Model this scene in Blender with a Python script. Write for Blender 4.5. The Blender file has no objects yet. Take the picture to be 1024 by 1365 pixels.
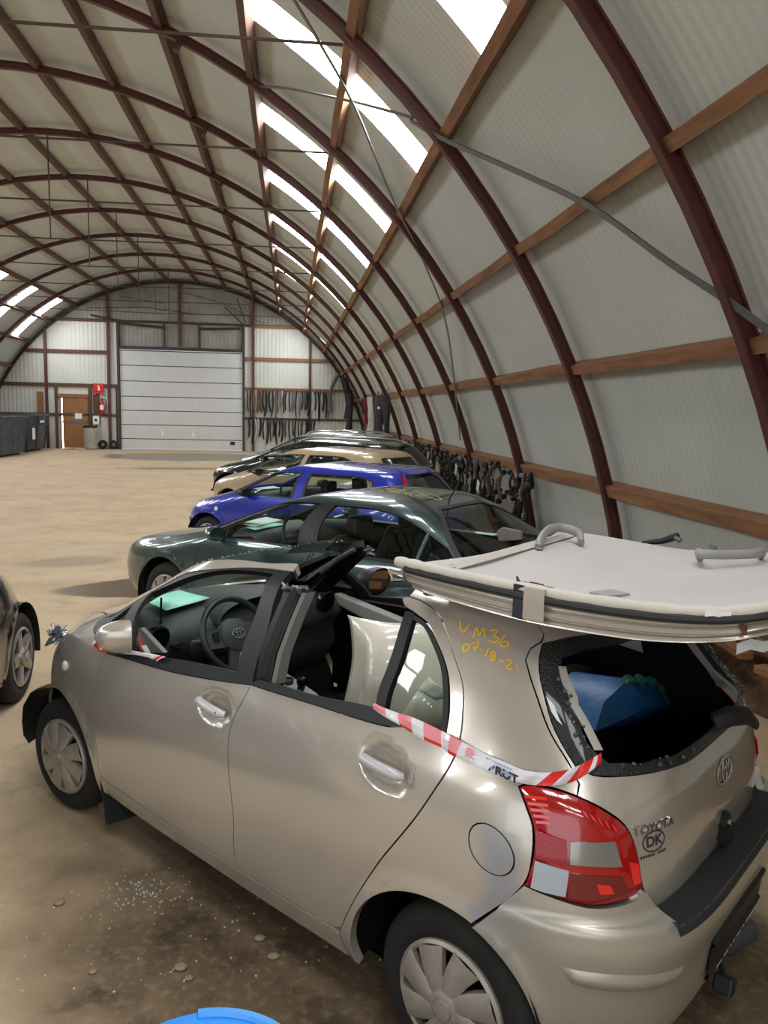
import bpy, bmesh, math, random
import numpy as np
from mathutils import Vector, Matrix
from mathutils.geometry import delaunay_2d_cdt
PI = math.pi
SC = bpy.context.scene
COL = SC.collection

# ------------------------------------------------------------------ camera, world, light, exposure
H_CAM = 2.09
cam_d = bpy.data.cameras.new('camera')
cam_d.sensor_fit = 'HORIZONTAL'; cam_d.sensor_width = 36.0; cam_d.lens = 36.0 * 1025 / 1024
cam_d.clip_start = 0.05; cam_d.clip_end = 300
cam = bpy.data.objects.new('camera', cam_d); COL.objects.link(cam)
_r = Vector((0.99263169, -0.11906393, 0.02249689))
_d = Vector((0.00674675, -0.13106635, -0.99135064))
_f = Vector((0.12098269, 0.98419784, -0.12929731))
cam.matrix_world = Matrix(((_r.x, -_d.x, -_f.x, 0), (_r.y, -_d.y, -_f.y, 0), (_r.z, -_d.z, -_f.z, H_CAM), (0, 0, 0, 1)))
SC.camera = cam

SC.view_settings.view_transform = 'Standard'; SC.view_settings.look = 'None'
SC.view_settings.gamma = 1; SC.view_settings.use_curve_mapping = False
SC.view_settings.exposure = 0.0
SKYLIGHT_STRENGTH = 18.5
GATE_SKY = 0.7
w = bpy.data.worlds.new('overcast_sky'); SC.world = w; w.use_nodes = True
bg = w.node_tree.nodes['Background']; bg.inputs[0].default_value = (0.86, 0.93, 1.0, 1); bg.inputs[1].default_value = GATE_SKY
# daylight through the open end of the hall behind the camera
ld = bpy.data.lights.new('open_end_daylight', 'AREA'); ld.shape = 'RECTANGLE'; ld.size = 11.0; ld.size_y = 5.2
ld.energy = 230; ld.color = (0.93, 0.97, 1.0)
lo = bpy.data.objects.new('open_end_daylight', ld); COL.objects.link(lo)
lo.location = (-5.3, -10.2, 3.0); lo.rotation_euler = (math.radians(-90), 0, PI)
SC.cycles.max_bounces = 7; SC.cycles.diffuse_bounces = 4; SC.cycles.glossy_bounces = 4
SC.cycles.transparent_max_bounces = 16; SC.cycles.transmission_bounces = 4
SC.cycles.caustics_reflective = False; SC.cycles.caustics_refractive = False
SC.cycles.sample_clamp_indirect = 6.0
SC.cycles.use_denoising = True

# ------------------------------------------------------------------ materials
def lin(c):
    return tuple((x / 255 / 12.92) if x / 255 <= 0.04045 else ((x / 255 + 0.055) / 1.055) ** 2.4 for x in c) + (1,)
def mat(name, rgb, rough=0.6, metal=0.0, coat=0.0, noise=0.0, nscale=6.0, bump=0.0, bscale=40.0, rgb2=None, spec=0.5, emit=0.0, coords='Object'):
    m = bpy.data.materials.new(name); m.use_nodes = True
    nt = m.node_tree; N = nt.nodes; L = nt.links; b = N['Principled BSDF']
    b.inputs['Base Color'].default_value = lin(rgb); b.inputs['Roughness'].default_value = rough
    b.inputs['Metallic'].default_value = metal; b.inputs['Coat Weight'].default_value = coat
    b.inputs['Coat Roughness'].default_value = 0.04; b.inputs['Specular IOR Level'].default_value = spec
    tc = N.new('ShaderNodeTexCoord')
    if noise > 0 or rgb2:
        n = N.new('ShaderNodeTexNoise'); n.inputs['Scale'].default_value = nscale; n.inputs['Detail'].default_value = 6
        n.inputs['Roughness'].default_value = 0.65
        L.new(tc.outputs[coords], n.inputs['Vector'])
        r = N.new('ShaderNodeValToRGB'); c = lin(rgb)
        r.color_ramp.elements[0].position = 0.32; r.color_ramp.elements[1].position = 0.68
        r.color_ramp.elements[0].color = lin(rgb2) if rgb2 else tuple(x * (1 - noise) for x in c[:3]) + (1,)
        r.color_ramp.elements[1].color = c if rgb2 else tuple(min(1, x * (1 + noise * .5)) for x in c[:3]) + (1,)
        L.new(n.outputs['Fac'], r.inputs['Fac']); L.new(r.outputs['Color'], b.inputs['Base Color'])
    if bump > 0:
        n2 = N.new('ShaderNodeTexNoise'); n2.inputs['Scale'].default_value = bscale; n2.inputs['Detail'].default_value = 4
        L.new(tc.outputs[coords], n2.inputs['Vector'])
        bp = N.new('ShaderNodeBump'); bp.inputs['Strength'].default_value = bump; bp.inputs['Distance'].default_value = 0.01
        L.new(n2.outputs['Fac'], bp.inputs['Height']); L.new(bp.outputs['Normal'], b.inputs['Normal'])
    if emit > 0:
        b.inputs['Emission Color'].default_value = (1, 1, 1, 1); b.inputs['Emission Strength'].default_value = emit
    return m
def glass(name, tint, gloss=0.10, rough=0.02):
    m = bpy.data.materials.new(name); m.use_nodes = True; nt = m.node_tree; N = nt.nodes; L = nt.links
    for n in list(N): N.remove(n)
    o = N.new('ShaderNodeOutputMaterial'); t = N.new('ShaderNodeBsdfTransparent'); g = N.new('ShaderNodeBsdfGlossy')
    t.inputs[0].default_value = tint + (1,); g.inputs['Roughness'].default_value = rough
    # the same reflectance from both faces of the pane: gloss + (1 - gloss) (1 - cos)^5
    ge = N.new('ShaderNodeNewGeometry'); do = N.new('ShaderNodeVectorMath'); do.operation = 'DOT_PRODUCT'
    L.new(ge.outputs['Incoming'], do.inputs[0]); L.new(ge.outputs['Normal'], do.inputs[1])
    ab = N.new('ShaderNodeMath'); ab.operation = 'ABSOLUTE'; L.new(do.outputs['Value'], ab.inputs[0])
    om = N.new('ShaderNodeMath'); om.operation = 'SUBTRACT'; om.inputs[0].default_value = 1; om.use_clamp = True; L.new(ab.outputs[0], om.inputs[1])
    lw = N.new('ShaderNodeMath'); lw.operation = 'POWER'; lw.inputs[1].default_value = 5; L.new(om.outputs[0], lw.inputs[0])
    ad = N.new('ShaderNodeMath'); ad.operation = 'MULTIPLY_ADD'; ad.inputs[1].default_value = .85 - gloss; ad.inputs[2].default_value = gloss; ad.use_clamp = True
    mx = N.new('ShaderNodeMixShader')
    L.new(lw.outputs[0], ad.inputs[0]); L.new(ad.outputs[0], mx.inputs[0]); L.new(t.outputs[0], mx.inputs[1]); L.new(g.outputs[0], mx.inputs[2])
    L.new(mx.outputs[0], o.inputs[0]); return m
def corrugated(name, rgb, axis, pitch, strength, rough=0.55, dirt=0.12, rgb2=None):
    m = mat(name, rgb, rough, noise=dirt, nscale=0.55, rgb2=rgb2); nt = m.node_tree; N = nt.nodes; L = nt.links; b = N['Principled BSDF']
    tc = N.new('ShaderNodeTexCoord'); sp = N.new('ShaderNodeSeparateXYZ'); L.new(tc.outputs['Object'], sp.inputs[0])
    mu = N.new('ShaderNodeMath'); mu.operation = 'MULTIPLY'; mu.inputs[1].default_value = 2 * PI / pitch
    L.new(sp.outputs[axis], mu.inputs[0])
    si = N.new('ShaderNodeMath'); si.operation = 'SINE'; L.new(mu.outputs[0], si.inputs[0])
    bp = N.new('ShaderNodeBump'); bp.inputs['Strength'].default_value = strength; bp.inputs['Distance'].default_value = 0.012
    L.new(si.outputs[0], bp.inputs['Height']); L.new(bp.outputs['Normal'], b.inputs['Normal'])
    return m
M = {}
M['cladding'] = corrugated('white_corrugated_cladding', (203, 207, 200), 1, 0.105, 0.20, rgb2=(190, 194, 187))
M['endclad'] = corrugated('white_corrugated_end_cladding', (212, 212, 204), 0, 0.19, 0.55, rgb2=(196, 196, 188))
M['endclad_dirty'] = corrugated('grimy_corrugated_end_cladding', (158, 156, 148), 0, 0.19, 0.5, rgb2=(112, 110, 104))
M['red_steel'] = mat('red_oxide_steel', (88, 44, 38), 0.55, noise=0.25, nscale=3, bump=0.1, bscale=60)
M['dark_steel'] = mat('dark_oxide_steel', (66, 48, 42), 0.6, noise=0.25, nscale=3)
M['galv'] = mat('galvanised_steel', (120, 122, 120), 0.45, 0.7, noise=0.2, nscale=20)
def timber(name, a, b_):
    m = mat(name, a, 0.75, rgb2=b_, nscale=2.0); nt = m.node_tree
    n = [x for x in nt.nodes if x.type == 'TEX_NOISE'][0]; tc = [x for x in nt.nodes if x.type == 'TEX_COORD'][0]
    mp = nt.nodes.new('ShaderNodeMapping'); mp.inputs['Scale'].default_value = (6, 0.7, 6)
    nt.links.new(tc.outputs['Object'], mp.inputs['Vector']); nt.links.new(mp.outputs['Vector'], n.inputs['Vector'])
    return m
M['timber'] = timber('weathered_pine_timber', (160, 114, 76), (112, 76, 50))
M['timber_dark'] = timber('dark_and_backlit_timber', (104, 72, 52), (76, 50, 38))  # dark girts and posts; also carries the painted shade of the backlit purlins
M['plywood'] = mat('brown_plywood', (150, 104, 58), 0.6, noise=0.2, nscale=2.5)
M['gate'] = mat('light_grey_gate_panel', (204, 204, 202), 0.5, noise=0.06, nscale=2)
M['seal'] = mat('dark_rubber_seal', (40, 41, 40), 0.7)
M['sky_pane'] = bpy.data.materials.new('translucent_skylight_sheet'); M['sky_pane'].use_nodes = True
_n = M['sky_pane'].node_tree.nodes['Principled BSDF']; _n.inputs['Base Color'].default_value = (.8, .85, .9, 1)
_n.inputs['Emission Color'].default_value = (0.93, 0.97, 1, 1); _n.inputs['Emission Strength'].default_value = SKYLIGHT_STRENGTH
M['black'] = mat('black_plastic', (22, 23, 24), 0.5)
M['black_gloss'] = mat('glossy_black_plastic', (14, 15, 16), 0.2)
M['trim'] = mat('black_trim_plastic', (30, 32, 33), 0.42, noise=0.15, nscale=30)
M['void'] = mat('unlit_black_fabric', (9, 9, 10), 0.95, spec=0.1)
M['rubber'] = mat('tyre_rubber', (27, 26, 25), 0.8, noise=0.3, nscale=9, bump=0.3, bscale=90)
M['chrome'] = mat('chrome', (215, 218, 220), 0.12, 1.0)
M['white'] = mat('white_paper', (235, 238, 236), 0.7)
M['cover'] = mat('dusty_silver_wheel_cover', (168, 160, 150), 0.42, 0.35, noise=0.2, nscale=12)
M['alloy'] = mat('alloy_wheel', (176, 170, 166), 0.35, 0.7, noise=0.2, nscale=14)
M['rust'] = mat('rusty_steel', (92, 58, 42), 0.85, noise=0.4, nscale=25)
M['glass'] = glass('clear_car_glass', (0.86, 0.93, 0.90), 0.07)
M['glass_green'] = glass('green_tinted_car_glass', (0.80, 0.89, 0.85), 0.05)
M['glass_dark'] = glass('dark_tinted_car_glass', (0.34, 0.40, 0.38), 0.08)
def paint(name, rgb, metal=0.35, rough=0.32, dust=0.06):
    return mat(name, rgb, rough, metal, coat=1.0, noise=dust, nscale=2.2)

# ------------------------------------------------------------------ object helpers
def link(o, parent=None):
    COL.objects.link(o)
    if parent is not None: o.parent = parent
    return o
def tag(o, label=None, cat=None, group=None, kind=None):
    if label: o['label'] = label
    if cat: o['category'] = cat
    if group: o['group'] = group
    if kind: o['kind'] = kind
    return o
def thing(name, label, cat, loc=(0, 0, 0), rotz=0.0, group=None):
    o = bpy.data.objects.new(name, None); o.empty_display_size = 0.2; link(o)
    o.location = loc; o.rotation_euler = (0, 0, rotz)
    return tag(o, label, cat, group)
class MB:
    def __init__(s): s.v = []; s.f = []; s.m = []; s.mi = 0
    def add(s, vs, fs):
        k = len(s.v); s.v += [tuple(map(float, v)) for v in vs]
        for f in fs: s.f.append(tuple(k + i for i in f)); s.m.append(s.mi)
        return s
    def box(s, a, b, rot=None, org=(0, 0, 0)):
        x0, y0, z0 = a; x1, y1, z1 = b
        vs = [Vector(p) for p in ((x0, y0, z0), (x1, y0, z0), (x1, y1, z0), (x0, y1, z0), (x0, y0, z1), (x1, y0, z1), (x1, y1, z1), (x0, y1, z1))]
        if rot is not None: vs = [rot @ v for v in vs]
        vs = [v + Vector(org) for v in vs]
        return s.add(vs, [(0, 3, 2, 1), (4, 5, 6, 7), (0, 1, 5, 4), (1, 2, 6, 5), (2, 3, 7, 6), (3, 0, 4, 7)])
    def tube(s, path, r, n=8, cap=True, flat=1.0, up=(0, 0, 1)):
        P = [Vector(p) for p in path]; k = len(P); rr = r if hasattr(r, '__len__') else [r] * k; vs = []; fs = []
        for i, p in enumerate(P):
            t = (P[min(i + 1, k - 1)] - P[max(i - 1, 0)]).normalized()
            u = Vector(up)
            if abs(u.dot(t)) > 0.95: u = Vector((1, 0, 0)) if abs(t.x) < .9 else Vector((0, 1, 0))
            a = t.cross(u).normalized(); b = a.cross(t).normalized()
            for j in range(n):
                q = 2 * PI * j / n; vs.append(p + a * math.cos(q) * rr[i] + b * math.sin(q) * rr[i] * flat)
        for i in range(k - 1):
            for j in range(n):
                fs.append((i * n + j, i * n + (j + 1) % n, (i + 1) * n + (j + 1) % n, (i + 1) * n + j))
        if cap: fs += [tuple(range(n))[::-1], tuple((k - 1) * n + j for j in range(n))]
        return s.add(vs, fs)
    def lathe(s, prof, n=32, axis='z', org=(0, 0, 0), rot=None, closed=False):
        vs = []; fs = []; k = len(prof)
        for j in range(n):
            q = 2 * PI * j / n
            for r, h in prof:
                v = Vector((r * math.cos(q), r * math.sin(q), h))
                if axis == 'y': v = Vector((v.x, v.z, -v.y))
                if axis == 'x': v = Vector((v.z, v.x, v.y))
                if rot is not None: v = rot @ v
                vs.append(v + Vector(org))
        for j in range(n):
            for i in range(k - 1 + (1 if closed else 0)):
                i2 = (i + 1) % k; fs.append((j * k + i, ((j + 1) % n) * k + i, ((j + 1) % n) * k + i2, j * k + i2))
        return s.add(vs, fs)
    def prism(s, poly, h0, h1, fn):
        # poly: 2-D outline; fn(a, b, h) -> 3-D point
        n = len(poly)
        vs = [fn(a, b, h0) for a, b in poly] + [fn(a, b, h1) for a, b in poly]
        return s.add(vs, [tuple(range(n))[::-1], tuple(range(n, 2 * n))] + [(i, (i + 1) % n, n + (i + 1) % n, n + i) for i in range(n)])
    def grid(s, pts):
        r = len(pts); c = len(pts[0])
        return s.add([p for row in pts for p in row], [(i * c + j, i * c + j + 1, (i + 1) * c + j + 1, (i + 1) * c + j) for i in range(r - 1) for j in range(c - 1)])
    def build(s, name, m, parent=None, smooth=False, bevel=0.0, loc=None, fix=True):
        me = bpy.data.meshes.new(name); me.from_pydata(s.v, [], s.f)
        for x in (m if isinstance(m, (list, tuple)) else [m]): me.materials.append(x)
        if any(s.m): me.polygons.foreach_set('material_index', s.m)
        if fix:
            bm = bmesh.new(); bm.from_mesh(me); bmesh.ops.recalc_face_normals(bm, faces=bm.faces); bm.to_mesh(me); bm.free()
        if smooth:
            me.polygons.foreach_set('use_smooth', [True] * len(me.polygons))
            me.set_sharp_from_angle(angle=math.radians(40 if smooth is True else smooth))
        me.update()
        o = bpy.data.objects.new(name, me); link(o, parent)
        if loc is not None: o.location = loc
        if bevel:
            md = o.modifiers.new('bevel', 'BEVEL'); md.width = bevel; md.segments = 2; md.limit_method = 'ANGLE'
        return o
def struct(name, mb, m, **k):
    o = mb.build(name, m, **k); o['kind'] = 'structure'; return o
def copy_tree(o, parent=None, depth=0):
    c = o.copy(); COL.objects.link(c)
    if parent is not None: c.parent = parent
    for ch in list(o.children): copy_tree(ch, c, depth + 1)
    return c
def lerp(a, b, t): return a + (b - a) * t
def spline(pts, n=8, closed=False):
    P = [Vector(p) for p in pts]; k = len(P); out = []
    for i in range(k if closed else k - 1):
        p1, p2 = P[i], P[(i + 1) % k]
        p0 = P[i - 1] if (closed or i > 0) else p1 * 2 - p2
        p3 = P[(i + 2) % k] if (closed or i + 2 < k) else p2 * 2 - p1
        for j in range(n):
            t = j / n
            out.append(0.5 * ((2 * p1) + (p2 - p0) * t + (2 * p0 - 5 * p1 + 4 * p2 - p3) * t * t + (3 * p1 - p0 - 3 * p2 + p3) * t ** 3))
    if not closed: out.append(P[-1])
    return out
# ------------------------------------------------------------------ the hall
AX, AZ, AR = -5.34, -1.31, 9.23           # axis of the arch and inside radius of the ribs
RS = 9.46                                  # radius of the cladding
RIB0, BAY = 5.0, 3.37
YEND = RIB0 + 10 * BAY
YBACK = RIB0 - 4 * BAY
def arc(r, deg, y): q = math.radians(deg); return (AX + r * math.cos(q), y, AZ + r * math.sin(q))
A0 = math.degrees(math.asin(-AZ / RS)); A1 = 180 - A0
SKY_R = [(42.7, 50.3), (50.7, 59.2)]; SKY_L = [(120.8, 128.8), (129.2, 137.2)]
def in_sky(a0, a1, k):
    return any(s0 - .05 <= a0 and a1 <= s1 + .05 for s0, s1 in SKY_R + SKY_L)
cuts = sorted({A0, A1, *[x for s in SKY_R + SKY_L for x in s]} | {A0 + (A1 - A0) * i / 60 for i in range(61)})
def make_cladding():
    ys = []
    for k in range(-4, 10):
        y = RIB0 + k * BAY; ys += [y, y + 1.08, y + 1.88]
    ys.append(YEND)
    roof = MB(); left = MB(); right = MB()
    for i in range(len(cuts) - 1):
        a0, a1 = cuts[i], cuts[i + 1]
        if a1 - a0 < 1e-6: continue
        tgt = right if a1 <= 34 else left if a0 >= 146 else roof
        for j in range(len(ys) - 1):
            if j % 3 == 1 and in_sky(a0, a1, j): continue
            tgt.add([arc(RS, a0, ys[j]), arc(RS, a1, ys[j]), arc(RS, a1, ys[j + 1]), arc(RS, a0, ys[j + 1])], [(0, 1, 2, 3)])
    for n, b in (('ceiling', roof), ('wall_left', left), ('wall_right', right)):
        o = struct(n, b, M['cladding'], smooth=80, fix=False)
        bm = bmesh.new(); bm.from_mesh(o.data); bmesh.ops.remove_doubles(bm, verts=bm.verts, dist=1e-4); bm.to_mesh(o.data); bm.free()
    n = 0
    for k in range(-4, 10):
        y0 = RIB0 + k * BAY + 1.08; y1 = y0 + .80
        for s0, s1 in SKY_R + SKY_L:
            n += 1; b = MB(); st = 6
            b.grid([[arc(RS + .01, lerp(s0, s1, i / st), y) for y in (y0 - .01, y1 + .01)] for i in range(st + 1)])
            struct('window_%d' % n, b, M['sky_pane'], smooth=80, fix=False)
make_cladding()
# floor: sandy concrete with damp, dirty patches that have their own outline
def floor_mat():
    m = mat('sandy_concrete_floor', (192, 170, 140), 0.85, rgb2=(172, 149, 119), nscale=0.9, bump=0.12, bscale=14)
    nt = m.node_tree; N = nt.nodes; L = nt.links; b = N['Principled BSDF']
    tc = N.new('ShaderNodeTexCoord')
    nz = N.new('ShaderNodeTexNoise'); nz.inputs['Scale'].default_value = 1.6; nz.inputs['Detail'].default_value = 7; L.new(tc.outputs['Object'], nz.inputs['Vector'])
    base = b.inputs['Base Color'].links[0].from_socket
    def spot(cx, cy, rx, ry, ang, amp, soft):
        mp = N.new('ShaderNodeMapping'); mp.vector_type = 'TEXTURE'
        mp.inputs['Location'].default_value = (cx, cy, 0); mp.inputs['Rotation'].default_value = (0, 0, ang); mp.inputs['Scale'].default_value = (rx, ry, 1)
        L.new(tc.outputs['Object'], mp.inputs['Vector'])
        ln = N.new('ShaderNodeVectorMath'); ln.operation = 'LENGTH'; L.new(mp.outputs[0], ln.inputs[0])
        a = N.new('ShaderNodeMath'); a.operation = 'MULTIPLY_ADD'; L.new(nz.outputs['Fac'], a.inputs[0]); a.inputs[1].default_value = amp; L.new(ln.outputs['Value'], a.inputs[2])
        r = N.new('ShaderNodeMapRange'); r.inputs['From Min'].default_value = 1 + amp / 2 + soft; r.inputs['From Max'].default_value = 1 + amp / 2 - soft
        L.new(a.outputs[0], r.inputs['Value']); return r.outputs[0]
    def over(basec, fac, rgb, k=1.0):
        mx = N.new('ShaderNodeMix'); mx.data_type = 'RGBA'
        mu = N.new('ShaderNodeMath'); mu.operation = 'MULTIPLY'; mu.inputs[1].default_value = k; L.new(fac, mu.inputs[0])
        L.new(mu.outputs[0], mx.inputs['Factor']); L.new(basec, mx.inputs['A']); mx.inputs['B'].default_value = lin(rgb); return mx.outputs['Result']
    c = base
    # scuffs and tyre marks everywhere
    n3 = N.new('ShaderNodeTexNoise'); n3.inputs['Scale'].default_value = 3.2; n3.inputs['Detail'].default_value = 8; n3.inputs['Distortion'].default_value = 0.6
    L.new(tc.outputs['Object'], n3.inputs['Vector'])
    r3 = N.new('ShaderNodeMapRange'); r3.inputs['From Min'].default_value = 0.52; r3.inputs['From Max'].default_value = 0.72; L.new(n3.outputs['Fac'], r3.inputs['Value'])
    c = over(c, r3.outputs[0], (150, 128, 102), 0.45)
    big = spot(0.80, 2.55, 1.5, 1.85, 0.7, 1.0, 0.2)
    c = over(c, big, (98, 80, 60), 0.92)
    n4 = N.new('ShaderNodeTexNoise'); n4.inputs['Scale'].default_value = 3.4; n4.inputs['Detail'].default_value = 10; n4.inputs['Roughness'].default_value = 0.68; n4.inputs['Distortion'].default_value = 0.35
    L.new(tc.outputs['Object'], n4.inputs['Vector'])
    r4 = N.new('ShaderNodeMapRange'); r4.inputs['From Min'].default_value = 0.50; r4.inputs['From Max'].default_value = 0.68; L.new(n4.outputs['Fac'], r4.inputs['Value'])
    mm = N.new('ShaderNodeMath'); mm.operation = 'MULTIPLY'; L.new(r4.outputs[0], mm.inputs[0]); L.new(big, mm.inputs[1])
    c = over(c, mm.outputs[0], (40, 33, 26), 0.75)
    n5 = N.new('ShaderNodeTexNoise'); n5.inputs['Scale'].default_value = 26; n5.inputs['Detail'].default_value = 8; L.new(tc.outputs['Object'], n5.inputs['Vector'])
    r5 = N.new('ShaderNodeMapRange'); r5.inputs['From Min'].default_value = 0.5; r5.inputs['From Max'].default_value = 0.75; L.new(n5.outputs['Fac'], r5.inputs['Value'])
    c = over(c, r5.outputs[0], (160, 136, 104), 0.5)
    wet = spot(-1.3, 9.15, 1.35, .55, 0.25, .45, 0.05)
    c = over(c, wet, (92, 74, 56), 0.95)
    g1 = spot(-4.0, 33.5, 4.0, 2.6, 0.0, .6, 0.07); c = over(c, g1, (112, 104, 92), 0.85)
    g2 = spot(-3.5, 27.0, 2.2, .55, 0.1, .8, 0.1); c = over(c, g2, (116, 102, 84), 0.8)
    g3 = spot(-2.9, 10.6, .6, .35, 0.3, .5, 0.2); c = over(c, g3, (132, 118, 98), 0.6)
    L.new(c, b.inputs['Base Color'])
    mxr = N.new('ShaderNodeMath'); mxr.operation = 'MAXIMUM'; L.new(wet, mxr.inputs[0]); L.new(g1, mxr.inputs[1])
    rr = N.new('ShaderNodeMapRange'); rr.inputs['To Min'].default_value = 0.85; rr.inputs['To Max'].default_value = 0.38; L.new(mxr.outputs[0], rr.inputs['Value'])
    L.new(rr.outputs[0], b.inputs['Roughness'])
    return m
b = MB(); b.add([(-15.2, YBACK - 6, 0), (4.6, YBACK - 6, 0), (4.6, YEND + .3, 0), (-15.2, YEND + .3, 0)], [(0, 1, 2, 3)])
struct('floor', b, floor_mat(), fix=False)

# ribs, purlins, ties
trim_no = 0
def trim(mb, m, **k):
    global trim_no
    trim_no += 1
    return struct('trim_%d' % trim_no, mb, m, **k)
for k in range(-3, 11):
    y = RIB0 + k * BAY; b = MB(); n = 56
    if k == 10: y -= 0.1
    # I-section: inner flange, web, outer flange
    for (r0, r1, hw) in ((AR, AR + .018, .046), (AR + .016, AR + .115, .010), (AR + .11, AR + .128, .046)):
        rows = []
        for i in range(n + 1):
            a = lerp(A0 - .4, A1 + .4, i / n)
            rows.append([arc(r0, a, y - hw), arc(r0, a, y + hw), arc(r1, a, y + hw), arc(r1, a, y - hw), arc(r0, a, y - hw)])
        b.grid(rows)
    trim(b, M['red_steel'] if k < 10 else M['dark_steel'], smooth=50)
PURL = [16.0, 24.8, 33.6, 42.2, 50.5, 59.4, 68.0, 76.7, 84.8, 93.2, 101.7, 110.3, 120.5, 129.0, 137.5, 146.3, 155.0, 164.0]
rng = random.Random(4)
for a in PURL:
    b = MB(); ys = [YBACK + (YEND - YBACK) * i / 42 for i in range(43)]
    rows = []
    hw = .33 if a > 17 else .38
    for y in ys:
        w1 = rng.uniform(-.05, .05); wv = rng.uniform(-.012, .012) * (2.2 if a == 16.0 else 1)
        q = [(RS - .015, a - hw + w1), (AR + .055 + wv, a - hw + w1), (AR + .055 + wv, a + hw + w1), (RS - .015, a + hw + w1), (RS - .015, a - hw + w1)]
        rows.append([arc(r, x, y) for r, x in q])
    b.grid(rows); trim(b, M['timber'] if a < 55 or a > 140 else M['timber_dark'], smooth=30)  # middle purlins darker: their backlit shade is put into the timber colour
for k in range(1, 10, 1):
    y = RIB0 + k * BAY + .06; b = MB()
    p0 = Vector(arc(AR - .02, 50.6, y)); p1 = Vector(arc(AR - .02, 129.4, y))
    b.tube([p0, lerp(p0, p1, .5) + Vector((0, 0, -.06)), p1], .016, 6); trim(b, M['dark_steel'])
    if k >= 3:
        b = MB(); b.tube([(AX, y, p0.z - .06), (AX, y, AZ + AR)], .016, 6); trim(b, M['dark_steel'])
    b = MB()
    for dd in (66.0,):
        c = Vector(arc(AR - .03, dd, y - .06)); b.box((-.03, -.07, -.09), (.03, .07, .07), Matrix.Rotation(math.radians(90 - dd), 3, 'Y'), c)
    trim(b, M['dark_steel'])
def strap(path, wdt, m, rad):
    b = MB(); rows = []
    pts = [Vector(arc(rad, a, y)) for y, a in path]; pts = spline(pts, 6)
    for i, p in enumerate(pts):
        t = (pts[min(i + 1, len(pts) - 1)] - pts[max(i - 1, 0)]).normalized(); r = Vector((p.x - AX, 0, p.z - AZ)).normalized(); s = t.cross(r).normalized() * wdt
        rows.append([p - s, p + s, p + s + r * .012, p - s + r * .012, p - s])
    b.grid(rows); return trim(b, m)
strap([(8.6, 44.6), (8.23, 42.2), (7.09, 37.0), (6.23, 33.3), (5.5, 29.3), (4.73, 25.7), (3.6, 20), (2.2, 14)], .032, M['galv'], AR + .01)
strap([(8.45, 55.2), (8.95, 52.7), (9.71, 48.9), (11.16, 43.3), (11.87, 37.9), (12.73, 32.0), (14.45, 24.6), (15.6, 18.0)], .026, M['galv'], AR + .02)
strap([(8.6, 44.6), (9.6, 49), (10.9, 55), (11.8, 59)], .02, M['galv'], AR + .05)

# end wall
GX0, GX1, GZ = -8.2, -2.31, 4.78
DX0, DX1, DZ = -10.9, -9.68, 2.42
def end_wall(name, y, holes, m, split=None):
    b = MB(); b2 = MB()
    xs = sorted({AX + RS * math.cos(PI * i / 70) for i in range(71)} | {h[0] for h in holes} | {h[1] for h in holes})
    top = lambda x: AZ + math.sqrt(max(RS * RS - (x - AX) ** 2, 0))
    for i in range(len(xs) - 1):
        x0, x1 = xs[i], xs[i + 1]; t0, t1 = top(x0), top(x1)
        if max(t0, t1) <= 0.02 or x1 - x0 < 1e-6: continue
        t0 = max(t0, 0); t1 = max(t1, 0)
        hs = [h for h in holes if h[0] - 1e-6 <= x0 and x1 <= h[1] + 1e-6]
        z0 = hs[0][2] if hs else 0.0
        zs = split if split else 99
        if min(t0, t1) > zs and split:
            b.add([(x0, y, z0), (x1, y, z0), (x1, y, zs), (x0, y, zs)], [(0, 1, 2, 3)])
            b2.add([(x0, y, zs), (x1, y, zs), (x1, y, t1), (x0, y, t0)], [(0, 1, 2, 3)])
        else:
            b.add([(x0, y, z0), (x1, y, z0), (x1, y, t1), (x0, y, t0)], [(0, 1, 2, 3)])
    o = struct(name, b, m, fix=False)
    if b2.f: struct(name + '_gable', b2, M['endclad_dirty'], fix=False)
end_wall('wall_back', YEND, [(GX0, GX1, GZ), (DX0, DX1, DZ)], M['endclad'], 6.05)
end_wall('wall_front', YBACK, [(-11.0, .3, 5.3)], M['endclad'])
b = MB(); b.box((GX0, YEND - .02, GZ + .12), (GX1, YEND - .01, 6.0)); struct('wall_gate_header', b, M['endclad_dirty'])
ye = YEND - .02
def post(x, z0, z1, w=.1, d=.12, m='red_steel'):
    b = MB(); b.box((x - w / 2, ye - d, z0), (x + w / 2, ye, z1)); trim(b, M[m], bevel=.006)
def girt(x0, x1, z, h=.14, d=.07, m='timber_dark'):
    b = MB(); b.box((x0, ye - d, z - h / 2), (x1, ye, z + h / 2)); trim(b, M[m], bevel=.006)
topz = lambda x: AZ + math.sqrt(AR * AR - (x - AX) ** 2) - .02
for x in (-11.54, -8.67, -1.84, .93): post(x, 0, topz(x), .12)
post(-5.3, 5.0, topz(-5.3), .12)
post(GX0, 0, 6.15, .12, .16, 'dark_steel'); post(GX1, 0, 6.15, .12, .16, 'dark_steel')
post(-6.05, GZ + .1, 6.05, .07); post(-4.4, GZ + .1, 6.05, .07)
girt(-8.7, -1.8, 6.08, .12, .1, 'dark_steel'); girt(-12.6, -8.7, 6.05 - 1.45, .16); girt(-14.0, -8.2, 3.02, .16); girt(-14.4, -8.2, 1.62, .12)
girt(-2.25, 2.3, 4.50, .16, m='timber'); girt(-2.25, 3.1, 3.06, .13, m='timber'); girt(-2.25, 3.4, 1.62, .1); girt(-11.2, -8.7, 6.08, .14); girt(-1.8, 1.0, 6.05, .14, m='timber')
girt(GX0, GX1, GZ + .08, .14, .14, 'dark_steel')
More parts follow.
